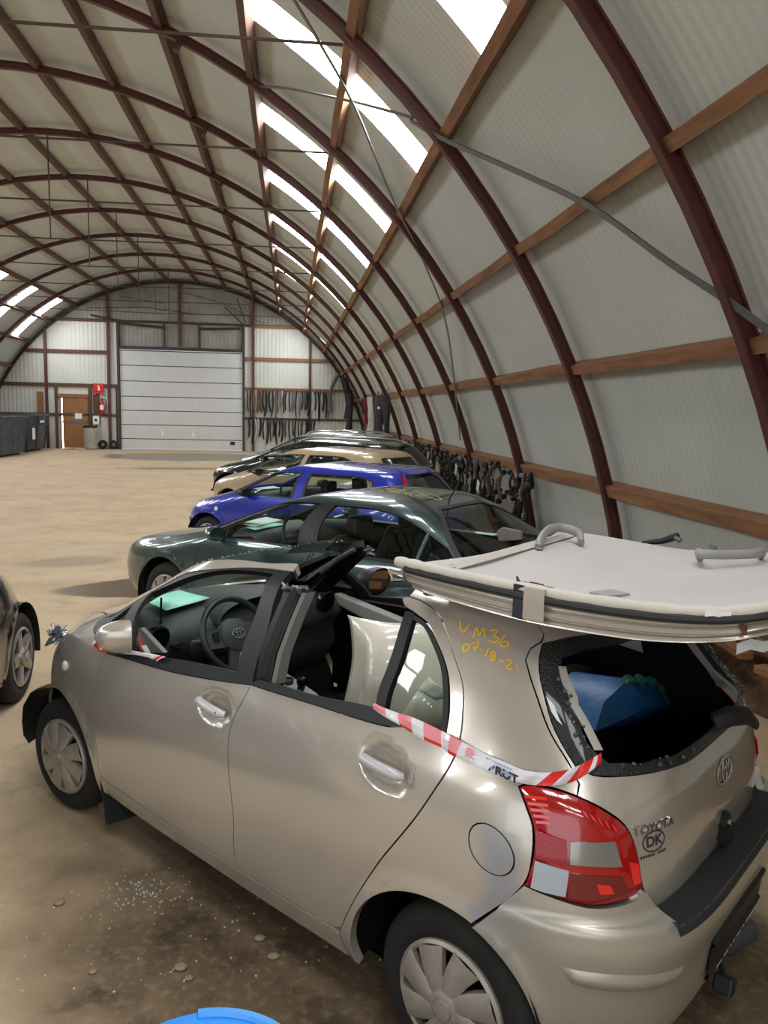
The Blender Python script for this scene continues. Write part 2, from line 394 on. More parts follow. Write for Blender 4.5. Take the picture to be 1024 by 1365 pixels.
# small timbers round the side door
post(DX0 - .22, 0, 3.0, .12, .09, 'timber_dark'); post(DX1 + .12, 0, 3.0, .14, .09, 'timber_dark'); girt(DX0 - .2, DX1 + .1, DZ + .1, .16, .09, 'timber')
post(-9.28, 1.2, 3.0, .30, .03, 'timber_dark'); post(-8.35, .0, 3.0, .05, .05, 'dark_steel')
# cables and pipes across the gable
for pts, r in (([(-9.6, 6.6), (-7, 6.75), (-4.5, 6.5), (-2, 6.55)], .018), ([(-8.0, 7.2), (-6, 6.95), (-6, 6.6)], .014), ([(-9.4, 6.3), (-8.9, 6.2), (-8.2, 6.1)], .05), ([(-3.2, 6.9), (-2.3, 6.1)], .03), ([(-2.6, 7.3), (-2.2, 6.2)], .03), ([(-5.2, 7.5), (-3.4, 7.1), (-1.4, 6.2)], .015)):
    b = MB(); b.tube([(x, ye - .2, z) for x, z in pts], r, 6); trim(b, M['dark_steel'])
b = MB(); b.tube([(GX0 + .2, ye - .3, 5.95), (-6.1, ye - .3, 5.83), (-6.0, ye - .3, 5.86)], .06, 8); trim(b, M['dark_steel'])
b = MB(); b.tube([(-4.35, ye - .3, 5.82), (GX1 - .15, ye - .3, 5.9)], .06, 8); trim(b, M['dark_steel'])

# sectional gate
gate = thing('door_1', 'light grey sectional overhead gate of seven panels in the end wall', 'gate', ((GX0 + GX1) / 2, YEND - .05, 0)); gate['kind'] = 'structure'
zs = [0.03, .52, 1.20, 1.88, 2.55, 3.28, 4.02, 4.72]; hw = (GX1 - GX0) / 2 - .08
for i in range(7):
    b = MB(); b.box((-hw, -.05, zs[i] + .015), (hw, .0, zs[i + 1] - .015)); b.build('door_panel', M['gate'], gate, bevel=.012)
    b = MB(); b.box((-hw, -.045, zs[i + 1] - (.05 if i % 2 else .03)), (hw, -.0, zs[i + 1] + (.05 if i % 2 else .03))); b.build('panel_joint', M['seal'], gate)
for x in (-.95, .52):
    b = MB(); b.box((x - .03, -.07, .62), (x + .03, -.05, .95)); b.box((x - .08, -.06, .74), (x + .08, -.05, .80)); b.build('handle', M['white'], gate)
b = MB(); b.box((2.30, -.07, .30), (2.52, -.05, .46)); b.build('lock_box', M['black'], gate)
b = MB()
for sx in (-1, 1):
    b.box((sx * (hw + .05) - .03, -.12, 0), (sx * (hw + .05) + .03, -.02, 5.3))
b.build('guide_rail', M['dark_steel'], gate)
# side door
dr = thing('door_2', 'brown plywood side door with a white notice beside the dumpsters', 'door', ((DX0 + DX1) / 2, YEND - .04, 0)); dr['kind'] = 'structure'
hw = (DX1 - DX0) / 2
b = MB(); b.box((-hw + .06, -.04, .03), (hw - .02, 0, 1.24)); b.box((-hw + .06, -.04, 1.30), (hw - .02, 0, DZ - .05)); b.build('door_leaf', M['plywood'], dr, bevel=.008)
b = MB(); b.box((-hw + .05, -.05, 1.22), (hw, -.0, 1.32)); b.build('cross_rail', M['galv'], dr)
b = MB(); b.box((-hw - .07, -.05, 0), (-hw - .005, .0, DZ)); b.box((hw - .02, -.05, 0), (hw + .03, .0, DZ)); b.box((-hw, -.05, DZ - .05), (hw, 0, DZ)); b.build('door_frame', M['timber'], dr)
b = MB(); b.box((.02, -.052, 1.42), (.34, -.042, 1.68)); b.build('notice', M['white'], dr)
b = MB(); b.box((hw - .16, -.09, 1.04), (hw - .06, -.04, 1.08)); b.build('handle', M['galv'], dr)
b = MB(); b.box((-hw - .0, .05, 0.02), (-hw + .05, .06, DZ)); o = b.build('daylight_gap', M['sky_pane'], dr)
# ------------------------------------------------------------------ car bodies
def pchip(xs, ys):
    xs = np.asarray(xs, float); ys = np.asarray(ys, float); h = np.diff(xs); d = np.diff(ys) / h; m = np.zeros_like(ys)
    for i in range(1, len(xs) - 1):
        if d[i - 1] * d[i] > 0:
            w1 = 2 * h[i] + h[i - 1]; w2 = h[i] + 2 * h[i - 1]; m[i] = (w1 + w2) / (w1 / d[i - 1] + w2 / d[i])
    m[0] = d[0]; m[-1] = d[-1]
    def f(x):
        x = np.clip(np.asarray(x, float), xs[0], xs[-1]); i = np.clip(np.searchsorted(xs, x) - 1, 0, len(xs) - 2)
        t = (x - xs[i]) / h[i]; t2 = t * t; t3 = t2 * t
        return (2 * t3 - 3 * t2 + 1) * ys[i] + (t3 - 2 * t2 + t) * h[i] * m[i] + (-2 * t3 + 3 * t2) * ys[i + 1] + (t3 - t2) * h[i] * m[i + 1]
    return f
class Body:
    # rows: z, half width, x where the front curve starts, nose x, exponent, x where the rear curve starts, tail x, exponent
    def __init__(s, rows, arches=(), even=False):
        a = np.array(rows, float); zz = a[:, 0]; s.arches = arches; z = zz
        if even:    # heights spaced by how far the skin runs, so that flat bonnets and roofs get points enough
            d = np.diff(a, axis=0); z = np.concatenate([[0], np.cumsum(np.sqrt(d[:, 0] ** 2 + d[:, 1] ** 2 + .16 * d[:, 3] ** 2 + .16 * d[:, 6] ** 2))])
        s.z = z; s.Z = pchip(z, zz); s.kz = zz
        s.W, s.x0f, s.xf, s.nf, s.x0r, s.xr, s.nr = [pchip(z, a[:, i]) for i in range(1, 8)]
        s.lf, s.ls, s.lr = 1.9, 1.0, 2.1
    def P(s, p, z):
        p = np.asarray(p, float); z = np.asarray(z, float) + 0 * p
        W = s.W(z); x0f = s.x0f(z); x0r = s.x0r(z); Z = s.Z(z)
        x = x0f + (x0r - x0f) * np.clip(p, 0, 1); y = W * 1.0
        for sel, x0, xe, n, ph in ((p < 0, x0f, s.xf(z), s.nf(z), -p), (p > 1, x0r, s.xr(z), s.nr(z), p - 1)):
            ph = np.clip(ph, 0, 1) * PI / 2; a = np.abs(xe - x0) + 1e-6; c = np.cos(ph); q = np.sin(ph)
            r = ((np.abs(c) / W) ** n + (np.abs(q) / a) ** n) ** (-1 / n)
            x = np.where(sel, x0 + np.sign(xe - x0) * r * q, x); y = np.where(sel, r * c, y)
        for ax_, az_, ar_ in s.arches:      # slightly flared wheel arch lips
            d = np.hypot(x - ax_, Z - az_) - ar_
            y = y + 0.014 * np.exp(-(d / .035) ** 2) * (y > .5)
        return np.stack([x, y, Z], -1)
    def N(s, p, z):
        e = 1e-3; p = np.asarray(p, float); z = np.asarray(z, float)
        dp = s.P(np.clip(p + e, -1, 2), z) - s.P(np.clip(p - e, -1, 2), z)
        dz = s.P(p, np.clip(z + e, s.z[0], s.z[-1])) - s.P(p, np.clip(z - e, s.z[0], s.z[-1]))
        n = np.cross(dp, dz); l = np.linalg.norm(n, axis=-1, keepdims=True); n = n / np.maximum(l, 1e-9)
        return n
    def t(s, z):
        lo, hi = s.z[0], s.z[-1]
        for _ in range(40):
            m = (lo + hi) / 2
            if float(s.Z(m)) < z: lo = m
            else: hi = m
        return (lo + hi) / 2
    def L(s, pts):      # (x, z) or ('p', p, z) points of an outline
        out = []
        for q in pts:
            t = s.t(q[-1]); out.append((q[1], t) if q[0] == 'p' else (s.p_of(q[0], t), t))
        return out
    def u(s, p): p = np.asarray(p, float); return np.where(p < 0, p * s.lf, np.where(p <= 1, p * s.ls, s.ls + (p - 1) * s.lr))
    def iu(s, u): u = np.asarray(u, float); return np.where(u < 0, u / s.lf, np.where(u <= s.ls, u / s.ls, 1 + (u - s.ls) / s.lr))
    def p_of(s, x, z):
        lo, hi = -1.0, 2.0
        for _ in range(40):
            m = (lo + hi) / 2
            if float(s.P(m, z)[0]) > x: lo = m
            else: hi = m
        return (lo + hi) / 2
    def xz(s, pts): return [(s.p_of(x, z), z) for x, z in pts]
    def at(s, p, z, off=0.0):
        v = s.P(p, z) + s.N(p, z) * off; return Vector([float(q) for q in v])
def circ(cx, cz, r, a0, a1, n=18): return [(cx + r * math.cos(math.radians(lerp(a0, a1, i / n))), cz + r * math.sin(math.radians(lerp(a0, a1, i / n)))) for i in range(n + 1)]
def resample(poly, h, smooth=True):
    n = len(poly); P = [np.array(p, float) for p in poly]; out = []
    corner = []
    for i in range(n):
        a = P[i] - P[i - 1]; b = P[(i + 1) % n] - P[i]; la = np.hypot(*a); lb = np.hypot(*b)
        corner.append((a @ b) / max(la * lb, 1e-12) < 0.80 or not smooth)
    for i in range(n):
        p1, p2 = P[i], P[(i + 1) % n]; p0, p3 = P[i - 1], P[(i + 2) % n]
        if corner[i]: p0 = 2 * p1 - p2
        if corner[(i + 1) % n]: p3 = 2 * p2 - p1
        L = np.hypot(*(p2 - p1)); k = max(1, int(math.ceil(L / h)))
        l0 = np.hypot(*(p1 - p0)); l3 = np.hypot(*(p3 - p2))
        m1 = (p2 - p0) / max(l0 + L, 1e-9) * L; m2 = (p3 - p1) / max(l3 + L, 1e-9) * L
        for j in range(k):
            t = j / k
            out.append((2 * t ** 3 - 3 * t * t + 1) * p1 + (t ** 3 - 2 * t * t + t) * m1 + (-2 * t ** 3 + 3 * t * t) * p2 + (t ** 3 - t * t) * m2)
    return np.array(out)
def inside(pt, poly):
    x, y = poly[:, 0], poly[:, 1]; x2, y2 = np.roll(x, -1), np.roll(y, -1); px, py = pt[:, 0:1], pt[:, 1:2]
    c = ((y[None] > py) != (y2[None] > py)) & (px < (x2 - x)[None] * (py - y[None]) / np.where(np.abs(y2 - y) < 1e-12, 1e-12, y2 - y)[None] + x[None])
    return c.sum(1) % 2 == 1
def inset(poly, g):
    if g == 0: return poly
    a = np.sum(poly[:, 0] * np.roll(poly[:, 1], -1) - np.roll(poly[:, 0], -1) * poly[:, 1])
    t = np.roll(poly, -1, 0) - np.roll(poly, 1, 0); t /= np.maximum(np.linalg.norm(t, axis=1, keepdims=True), 1e-9)
    n = np.stack([-t[:, 1], t[:, 0]], 1) * (1 if a > 0 else -1)
    return poly + n * g
def segdist(pt, poly):
    a = poly; b = np.roll(poly, -1, 0); d = b - a; L = np.maximum((d * d).sum(1), 1e-12)
    t = np.clip(((pt[:, None] - a[None]) * d[None]).sum(2) / L[None], 0, 1)
    q = a[None] + t[..., None] * d[None]
    return np.linalg.norm(pt[:, None] - q, axis=2).min(1)
def panel(B, poly, name, m, parent, holes=(), off=0.0, thick=0.012, h=0.035, gap=0.0025, side=1, both=False, smooth=True, sub=None, bulge=None, extra=None):
    """A skin panel: an outline in the body's own (p, z) coordinates, filled, laid on the body surface and given turned-in edges."""
    to = lambda pl: np.stack([B.u([q[0] for q in pl]), np.array([q[1] for q in pl], float)], 1)
    raw = resample(to(poly), h, smooth); out = inset(raw, gap)
    for e in (float(B.u(-1.0)), float(B.u(2.0))): out[np.abs(raw[:, 0] - e) < 1e-6, 0] = e
    hs = [inset(resample(to(q), h, smooth), -gap) for q in holes]
    lo, hi = out.min(0), out.max(0)
    gx, gz = np.meshgrid(np.arange(lo[0] + h / 2, hi[0], h), np.arange(lo[1] + h / 2, hi[1], h))
    gp = np.stack([gx.ravel() + (np.round(gz.ravel() / h) % 2) * h * .25, gz.ravel()], 1)
    if len(gp):
        k = inside(gp, out) & (segdist(gp, out) > .5 * h)
        for q in hs: k &= ~inside(gp, q) & (segdist(gp, q) > .5 * h)
        gp = gp[k]
    pts = [out] + hs + ([gp] if len(gp) else []); allp = np.concatenate(pts); edges = []; o = 0
    for q in [out] + hs:
        n = len(q); edges += [(o + i, o + (i + 1) % n) for i in range(n)]; o += n
    vs, es, fs, _, _, _ = delaunay_2d_cdt([Vector(p) for p in allp], edges, [], 0, 1e-6)
    V = np.array([(v.x, v.y) for v in vs]); F = [tuple(f) for f in fs]
    C = np.array([V[list(f)].mean(0) for f in F]); k = inside(C, out)
    for q in hs: k &= ~inside(C, q)
    F = [f for f, kk in zip(F, k) if kk]
    p = np.clip(B.iu(V[:, 0]), -1, 2); z = np.clip(V[:, 1], B.z[0], B.z[-1])
    nr = B.N(p, z); X = B.P(p, z) + nr * off
    if bulge is not None: X = X + nr * bulge(V, segdist(V, out))[:, None]
    used = sorted({i for f in F for i in f}); mp = {a: i for i, a in enumerate(used)}
    X = X[used]; nr = nr[used]; F = [tuple(mp[i] for i in f) for f in F]
    cnt = {}
    for f in F:
        for a, b in zip(f, f[1:] + f[:1]): cnt[(a, b)] = 1
    bd = [e for e in cnt if (e[1], e[0]) not in cnt]
    n0 = len(X); X2 = X - nr * thick; nv = {}
    VX = [list(X), list(nr)]; FF = list(F)
    if thick:
        for a, b in bd:
            for q in (a, b):
                if q not in nv: nv[q] = n0 + len(nv); VX[0].append(X2[q]); VX[1].append(nr[q])
        FF += [(b, a, nv[a], nv[b]) for a, b in bd]
    VX = [np.array(VX[0]), np.array(VX[1])]
    # make sure that faces look outwards
    FA_ = np.array(F); fn = np.cross(VX[0][FA_[:, 1]] - VX[0][FA_[:, 0]], VX[0][FA_[:, 2]] - VX[0][FA_[:, 0]])
    if (fn * VX[1][FA_[:, 0]]).sum() < 0: FF = [f[::-1] for f in FF]
    verts, faces, nrm, rim = [], [], [], []
    for sd in ((1, -1) if both else (side,)):
        k0 = len(verts); s = np.array([1, sd, 1.0])
        verts += [tuple(v) for v in VX[0] * s]; nrm += [tuple(v) for v in VX[1] * s]
        for i, f in enumerate(FF):
            g = tuple(k0 + q for q in f); faces.append(g if sd == 1 else g[::-1]); rim.append(i >= len(F))
    me = bpy.data.meshes.new(name); me.from_pydata(verts, [], faces)
    for x in (m if isinstance(m, (list, tuple)) else [m]): me.materials.append(x)
    me.polygons.foreach_set('use_smooth', [not r for r in rim])
    ln = []
    for poly_ in me.polygons:
        if rim[poly_.index]: ln += [tuple(poly_.normal)] * poly_.loop_total
        elif bulge is not None: ln += [(0, 0, 0)] * poly_.loop_total
        else: ln += [nrm[i] for i in poly_.vertices]
    me.update(); me.normals_split_custom_set(ln)
    o = bpy.data.objects.new(name, me); link(o, parent)
    return o
def ribbon(B, pts, width, off, mb, side=1, thick=.0008):
    rows = []; P = [B.at(p, z, off) for p, z in pts]; Nn = [Vector(B.N(p, z).tolist()) for p, z in pts]
    for i, p in enumerate(P):
        t = (P[min(i + 1, len(P) - 1)] - P[max(i - 1, 0)]).normalized(); s = t.cross(Nn[i]).normalized() * width / 2
        rows.append([(q.x, q.y * side, q.z) for q in (p - s, p + s)])
    mb.grid(rows)
def text_on(body_text, size, fn, name, m, parent, depth=.002, bold=0.0, off=.001):
    cu = bpy.data.curves.new(name, 'FONT'); cu.body = body_text; cu.size = size; cu.align_x = 'CENTER'; cu.align_y = 'CENTER'; cu.offset = bold; cu.extrude = depth / 2
    o = bpy.data.objects.new(name, cu); COL.objects.link(o)
    dg = bpy.context.evaluated_depsgraph_get(); me = bpy.data.meshes.new_from_object(o.evaluated_get(dg)); bpy.data.objects.remove(o); bpy.data.curves.remove(cu)
    for v in me.vertices: v.co = fn(v.co.x, v.co.y, v.co.z + depth / 2 + off)
    me.materials.clear(); me.materials.append(m); me.name = name
    o = bpy.data.objects.new(name, me); link(o, parent); return o
# wheels: the tyre is the part, the cover or rim its own piece
def wheel(parent, x, y, r, style='cover', steer=0.0, wdt=.185, m_cover=None):
    sd = 1 if y > 0 else -1
    rim = r * .685; b = MB()
    prof = [(rim - .02, -wdt), (rim, -wdt + .005), (r - .03, -wdt + .0), (r - .006, -wdt + .025), (r, -wdt / 2 - .045), (r, -wdt / 2 + .045), (r - .006, -.025), (r - .03, -.003), (rim + .03, 0.004), (rim + .006, -.002), (rim - .012, -.012), (rim - .02, -.05)]
    R = Matrix.Rotation(steer, 3, 'Z') @ (Matrix.Rotation(-PI / 2, 3, 'X') if sd > 0 else Matrix.Rotation(PI / 2, 3, 'X'))
    org = (x, y, r)
    b.lathe(prof, 56, org=org, rot=R)
    ty = b.build('tyre', M['rubber'], parent, smooth=True)
    b = MB(); b.lathe([(0, -.075), (rim * .55, -.07), (rim * .9, -.055), (rim - .01, -.02)], 36, org=org, rot=R); b.build('wheel_rim', M['rust'], ty, smooth=True)
    b = MB(); n = 8 if style == 'cover' else 5; rr = rim - .006
    b.lathe([(rr * .90, -.03), (rr * .905, .004), (rr * .95, .010), (rr, .002), (rr, -.02)], 56, org=org, rot=R)
    Z = (lambda q: .024 - .018 * (q / rr) ** 2) if style == 'cover' else (lambda q: .0 + .01 * (q / rr) ** 2)
    for k in range(n):
        a = 2 * PI * (k + .5) / n; st = []
        for t in np.linspace(.16, .93, 7):
            q = rr * t
            hw = lerp(.026, .055, t ** 1.3) if style == 'cover' else lerp(.050, .030, t)
            sk = .012 * math.sin(t * PI) if style == 'cover' else 0
            st.append((q, hw * rr / .2, sk))
        rows = []
        for q, hw, sk in st:
            row = []
            for f, dz in ((-1, -.022), (-1, 0), (-.82, .004), (0, .007), (.82, .004), (1, 0), (1, -.022)):
                yy = f * hw + sk
                v = Vector((q * math.cos(a) - yy * math.sin(a), q * math.sin(a) + yy * math.cos(a), Z(q) + dz))
                row.append(R @ v + Vector(org))
            rows.append(row)
        b.grid(rows)
    b.lathe([(rr * .30, -.01), (rr * .30, .024), (rr * .24, .032), (rr * .17, .034)], 28, org=org, rot=R)
    cv = b.build('wheel_cover' if style == 'cover' else 'alloy_rim', m_cover or (M['cover'] if style == 'cover' else M['alloy']), ty, smooth=35, fix=True)
    b = MB(); b.lathe([(rr * .17, .030), (rr * .16, .040), (0, .044)], 24, org=org, rot=R); b.build('hub_cap', m_cover or M['cover'], ty, smooth=True)
    return ty
def emblem(mb, fn, s=1.0):
    # three interlocked oval rings
    def ring(rx, ry, cy, wd):
        n = 36; rows = []
        for i in range(n + 1):
            q = 2 * PI * i / n; c, t = math.cos(q), math.sin(q); row = []
            for k in range(7):
                e = 2 * PI * k / 6; row.append(fn((rx + wd * math.cos(e)) * c * s, (cy + (ry + wd * math.cos(e)) * t) * s, .004 + wd * .8 * math.sin(e)))
            rows.append(row)
        mb.grid(rows)
    ring(.062, .042, 0, .0055); ring(.019, .040, 0, .0045); ring(.042, .016, .024, .0045)
# ------------------------------------------------------------------ the cut-open champagne hatchback
YX, YY, YT = 1.09, 2.64, math.radians(132.0)
YROWS = [(0.17, .770, 1.9, 3.00, 2.6, .90, -.42, 5.0), (0.25, .800, 1.9, 3.10, 2.6, .90, -.46, 5.0), (0.34, .826, 1.9, 3.16, 2.6, .90, -.49, 5.0),
(0.50, .840, 1.9, 3.20, 2.6, .90, -.505, 4.8), (0.70, .846, 1.9, 3.15, 2.6, .90, -.515, 4.5), (0.80, .842, 1.9, 3.06, 2.6, .90, -.52, 4.2),
(0.90, .826, 1.88, 2.91, 2.5, .90, -.515, 4.0), (0.98, .803, 1.8, 2.70, 2.5, .90, -.505, 3.9), (1.04, .780, 1.7, 2.52, 2.5, .90, -.485, 3.8),
(1.15, .740, 1.55, 2.28, 2.6, .90, -.425, 3.7), (1.27, .692, 1.4, 2.02, 2.8, .87, -.345, 3.6), (1.37, .645, 1.3, 1.80, 3.0, .85, -.265, 3.5),
(1.44, .590, 1.2, 1.62, 3.0, .83, -.19, 3.4), (1.49, .480, 1.05, 1.40, 3.0, .80, -.07, 3.2), (1.515, .30, .95, 1.15, 3.0, .8, .25, 3.0), (1.525, .02, .88, .90, 2.0, .86, .84, 2.0)]
FA, RA = (2.43, .30, .355), (.045, .29, .342)
YB = Body(YROWS, (FA, RA))
# rear bumper: the same sides, fuller behind
BROWS = [(z, W, a, b_, c, x0r, xr - d, n) for (z, W, a, b_, c, x0r, xr, n), d in zip(YROWS, (.045, .065, .08, .085, .03, 0, 0, 0, 0, 0, 0, 0, 0, 0, 0, 0))]
BROWS = BROWS[:4] + [(0.62, .844, 1.9, 3.18, 2.6, .90, -.615, 4.6), (0.668, .846, 1.9, 3.16, 2.6, .90, -.610, 4.5), (0.70, .846, 1.9, 3.15, 2.6, .90, -.545, 4.5), (0.80, .842, 1.9, 3.06, 2.6, .90, -.53, 4.2)]
BB = Body(BROWS, (FA, RA))
M['champ'] = paint('champagne_metallic_paint', (193, 185, 174), 0.42, 0.22, 0.02)
M['champ_dull'] = mat('champagne_bumper_paint', (184, 178, 166), 0.36, 0.45, coat=0.4, noise=0.04, nscale=3)
M['cabin'] = mat('dark_grey_dashboard_plastic', (50, 54, 57), 0.6, bump=0.12, bscale=300)
M['cabin_light'] = mat('light_grey_cabin_plastic', (150, 148, 142), 0.6)
M['handle'] = mat('silver_door_handle', (192, 190, 190), 0.4, 0.12, coat=0.3)
yr = thing('car', 'champagne hatchback with its roof cut off and yellow numbers on its rear pillar', 'car', (YX, YY, 0), YT)
def fc(a): return circ(*a[:3], *a[3:])
def arch_xz(A, a0, a1, n=18, dr=0.0): return YB.xz(circ(A[0], A[1], A[2] + dr, a0, a1, n))
SEAM_F = [(-.104, .338), (-.11, .403), (-.113, .492), (-.113, .602), (-.110, .70), (-.104, .78), (-.102, .85), (-.105, .91), (-.112, .952)]
SEAM_M = [(.894, 1.050), (.888, 1.0), (.868, .92), (.860, .854), (.862, .784), (.871, .701), (.883, .617), (.892, .526), (.890, .470), (.882, .406), (.886, .355), (.902, .309)]
SEAM_R = [(1.324, .342), (1.339, .402), (1.362, .489), (1.386, .574), (1.418, .681), (1.45, .775), (1.479, .86), (1.508, .95), (1.531, 1.017), (1.543, 1.058), (1.552, 1.103), (1.558, 1.151), (1.559, 1.207), (1.553, 1.261), (1.543, 1.303), (1.525, 1.372), (1.505, 1.423), (1.471, 1.448), (1.41, 1.459)]
BELT_F = [(-.112, .952), (.015, .965), (.342, .985), (.594, 1.012), (.894, 1.050)]
BELT_R = [(.894, 1.050), (1.222, 1.065), (1.412, 1.076)]
DBOT = [(.902, .309), (.719, .309), (.505, .311), (.389, .312), (.191, .316), (.032, .322), (-.06, .326), (-.104, .338)]
TRI = [(-.112, .952), (-.218, .982), (-.346, .990), (-.40, .997), (-.455, 1.010), (-.49, 1.028)]
LAMP = [(1.623, 1.016), (1.632, 1.026), (1.663, 1.027), (1.690, 1.014), (1.716, .987), (1.741, .943), (1.753, .879), (1.761, .765), (1.744, .745), (1.695, .733), (1.663, .743), (1.619, .766), (1.630, .853), (1.633, .923), (1.630, .955)]
TSEAM = [(1.690, 1.014), (1.696, 1.043), (1.690, 1.089), (1.678, 1.15), (1.668, 1.219), (1.659, 1.29), (1.656, 1.342), (1.668, 1.372), (1.690, 1.392), (1.698, 1.412), (1.690, 1.436)]
QGLASS = [(1.402, 1.120), (1.436, 1.417), (1.478, 1.395), (1.505, 1.344), (1.522, 1.291), (1.531, 1.236), (1.536, 1.175), (1.531, 1.112)]
both_sides = (1, -1)
# front wing and bonnet
HOODS = [(-.49, 1.028), (-.56, 1.01), (-.63, .975), (-.69, .92), (-.735, .83)]
wing = TRI[:] + HOODS + [(-.72, .72), (-.67, .56)] + arch_xz(FA, 25, 188, 22)[0:] + [YB.xz([(2.07, .245)])[0], (-.115, .30), (-.104, .338)] + SEAM_F[1:-1]
for s in both_sides:
    o = panel(YB, wing, 'front_wing', M['champ'], yr, side=s, h=.04)
    if s == 1:
        b = MB(); c = YB.at(-.61, .79, .004); n = Vector(YB.N(-.335, .79).tolist())
        c = YB.at(YB.p_of(2.40, .79), .79, .0); q = n.to_track_quat('Z', 'Y').to_matrix()
        b.lathe([(.026, 0), (.025, .008), (.018, .014), (0, .016)], 20, org=c, rot=q); b.build('side_repeater', mat('clear_repeater_lens', (205, 205, 200), .15, coat=.6), o, smooth=True)
hood = HOODS + [(-.80, .79), (-1.0, .77), (-1.0, 1.0), (-.80, 1.005), (-.62, 1.03)]
panel(YB, hood, 'bonnet', M['champ'], yr, both=True, gap=.003)
# front doors
for s in both_sides:
    rec = (0.0, 0.0)
    HC, HZ = YB.u(YB.p_of(1.155, .925)), .925
    def dish(V, d, c=(HC, HZ)):
        q = np.hypot((V[:, 0] - c[0]) / .115, (V[:, 1] - c[1] + .08 * (V[:, 0] - c[0])) / .064)
        return -.030 * np.clip((1 - q) * 2.6, 0, 1) ** .8
    fd = panel(YB, SEAM_F + BELT_F[1:] + SEAM_M[1:] + DBOT[1:-1], 'front_door', M['champ'], yr, side=s, h=.016 if s == 1 else .05, bulge=dish if s == 1 else None)
    panel(YB, BELT_F + [(.91, 1.062), (.776, 1.075), (.52, 1.060), (.235, 1.032), (.006, .992), (-.128, .972)], 'belt_moulding', M['trim'], fd, side=s, off=.006, thick=.02, gap=.001)
    panel(YB, TRI + [(-.425, 1.05), (-.424, 1.10), (-.421, 1.213), (-.04, 1.014), (.006, .992)], 'quarter_frame', M['black'], fd, side=s, off=.002, thick=.02, gap=.0,
          holes=[[(-.32, 1.030), (-.375, 1.055), (-.402, 1.12), (-.404, 1.145), (-.15, 1.025)]], smooth=False)
    panel(YB, [(-.32, 1.030), (-.375, 1.055), (-.402, 1.12), (-.404, 1.145), (-.15, 1.025)], 'quarter_light', M['glass'], fd, side=s, off=-.008, thick=0, gap=0, smooth=False)
    if s == 1: panel(YB, [(-.426, 1.205), (-.37, 1.262), (-.259, 1.348), (-.143, 1.405), (.02, 1.432), (.377, 1.440), (.545, 1.455), (.50, 1.462), (0, 1.441), (-.195, 1.396), (-.343, 1.334), (-.42, 1.22)], 'window_frame', M['black'], fd, side=s, off=.0, thick=.03, gap=0)
    if s == 1: panel(YB, [(.377, 1.440), (.545, 1.452), (.72, 1.35), (.86, 1.203), (.905, 1.062), (.776, 1.075), (.66, 1.24), (.55, 1.35)], 'pillar_trim', M['trim'], fd, side=s, off=.006, thick=.03, gap=.001)
    # handle
    def fh(a, q, d): return YB.at(YB.p_of(1.155 - a, .925 + q - .08 * a), .925 + q - .08 * a, d)
    b = MB(); pts = [(-.085, 0, .004), (-.075, 0, .020), (-.03, 0, .030), (.02, 0, .031), (.06, -.001, .026), (.082, -.001, .008)]
    b.tube([Vector((lambda v: (v.x, v.y * s, v.z))(fh(*p))) for p in pts], [.014, .018, .0185, .0185, .019, .013], 10, up=(0, s, 0)); hd = b.build('door_handle', M['handle'], fd, smooth=True)
    if s == 1:
        b = MB(); c = fh(.062, -.001, .040); b.lathe([(.007, -.003), (.007, .003), (0, .003)], 14, org=c, rot=Vector((0, 1, 0)).to_track_quat('Z', 'Y').to_matrix()); b.build('key_lock', M['chrome'], hd)
# rear doors
RD = SEAM_M[::-1] + BELT_R[1:] + [(1.470, 1.098), (1.531, 1.110), (1.538, 1.175), (1.533, 1.236), (1.524, 1.291), (1.507, 1.344), (1.480, 1.397), (1.445, 1.420), (1.405, 1.436), (1.392, 1.452)] + SEAM_R[::-1] + [(1.300, .324), (1.15, .312)]
for s in both_sides:
    HC2, HZ2 = float(YB.u(YB.p_of(.285, .962))), .962
    def dish2(V, d, c=(HC2, HZ2)):
        q = np.hypot((V[:, 0] - c[0]) / .118, (V[:, 1] - c[1] + .08 * (V[:, 0] - c[0])) / .067)
        return -.030 * np.clip((1 - q) * 2.6, 0, 1) ** .8
    rd = panel(YB, RD, 'rear_door', M['champ'], yr, side=s, h=.016 if s == 1 else .05, bulge=dish2 if s == 1 else None)
    panel(YB, BELT_R + [(1.47, 1.098), (1.40, 1.120), (1.22, 1.096), (.95, 1.078), (.91, 1.062)], 'belt_moulding', M['trim'], rd, side=s, off=.006, thick=.02, gap=.001)
    panel(YB, QGLASS, 'quarter_glass', M['glass_green'], rd, side=s, off=-.01, thick=0, gap=0)
    panel(YB, [(1.388, 1.10), (1.416, 1.420), (1.442, 1.418), (1.412, 1.115)], 'division_bar', M['black'], rd, side=s, off=.003, thick=.03, gap=0, smooth=False)
    ring = [(1.436, 1.417), (1.478, 1.395), (1.505, 1.344), (1.522, 1.291), (1.531, 1.236), (1.536, 1.175), (1.531, 1.110), (1.523, 1.112), (1.527, 1.175), (1.522, 1.232), (1.513, 1.287), (1.496, 1.338), (1.470, 1.386), (1.434, 1.404)]
    panel(YB, ring, 'window_seal', M['seal'], rd, side=s, off=.001, thick=.015, gap=0)
    def fh(a, q, d): return YB.at(YB.p_of(.285 - a, .962 + q - .08 * a), .962 + q - .08 * a, d)
    b = MB(); pts = [(-.085, 0, .004), (-.075, 0, .020), (-.03, 0, .030), (.02, 0, .031), (.06, -.001, .026), (.082, -.001, .008)]
    b.tube([Vector((lambda v: (v.x, v.y * s, v.z))(fh(*p))) for p in pts], [.014, .018, .0185, .0185, .019, .013], 10, up=(0, s, 0)); b.build('door_handle', M['handle'], rd, smooth=True)
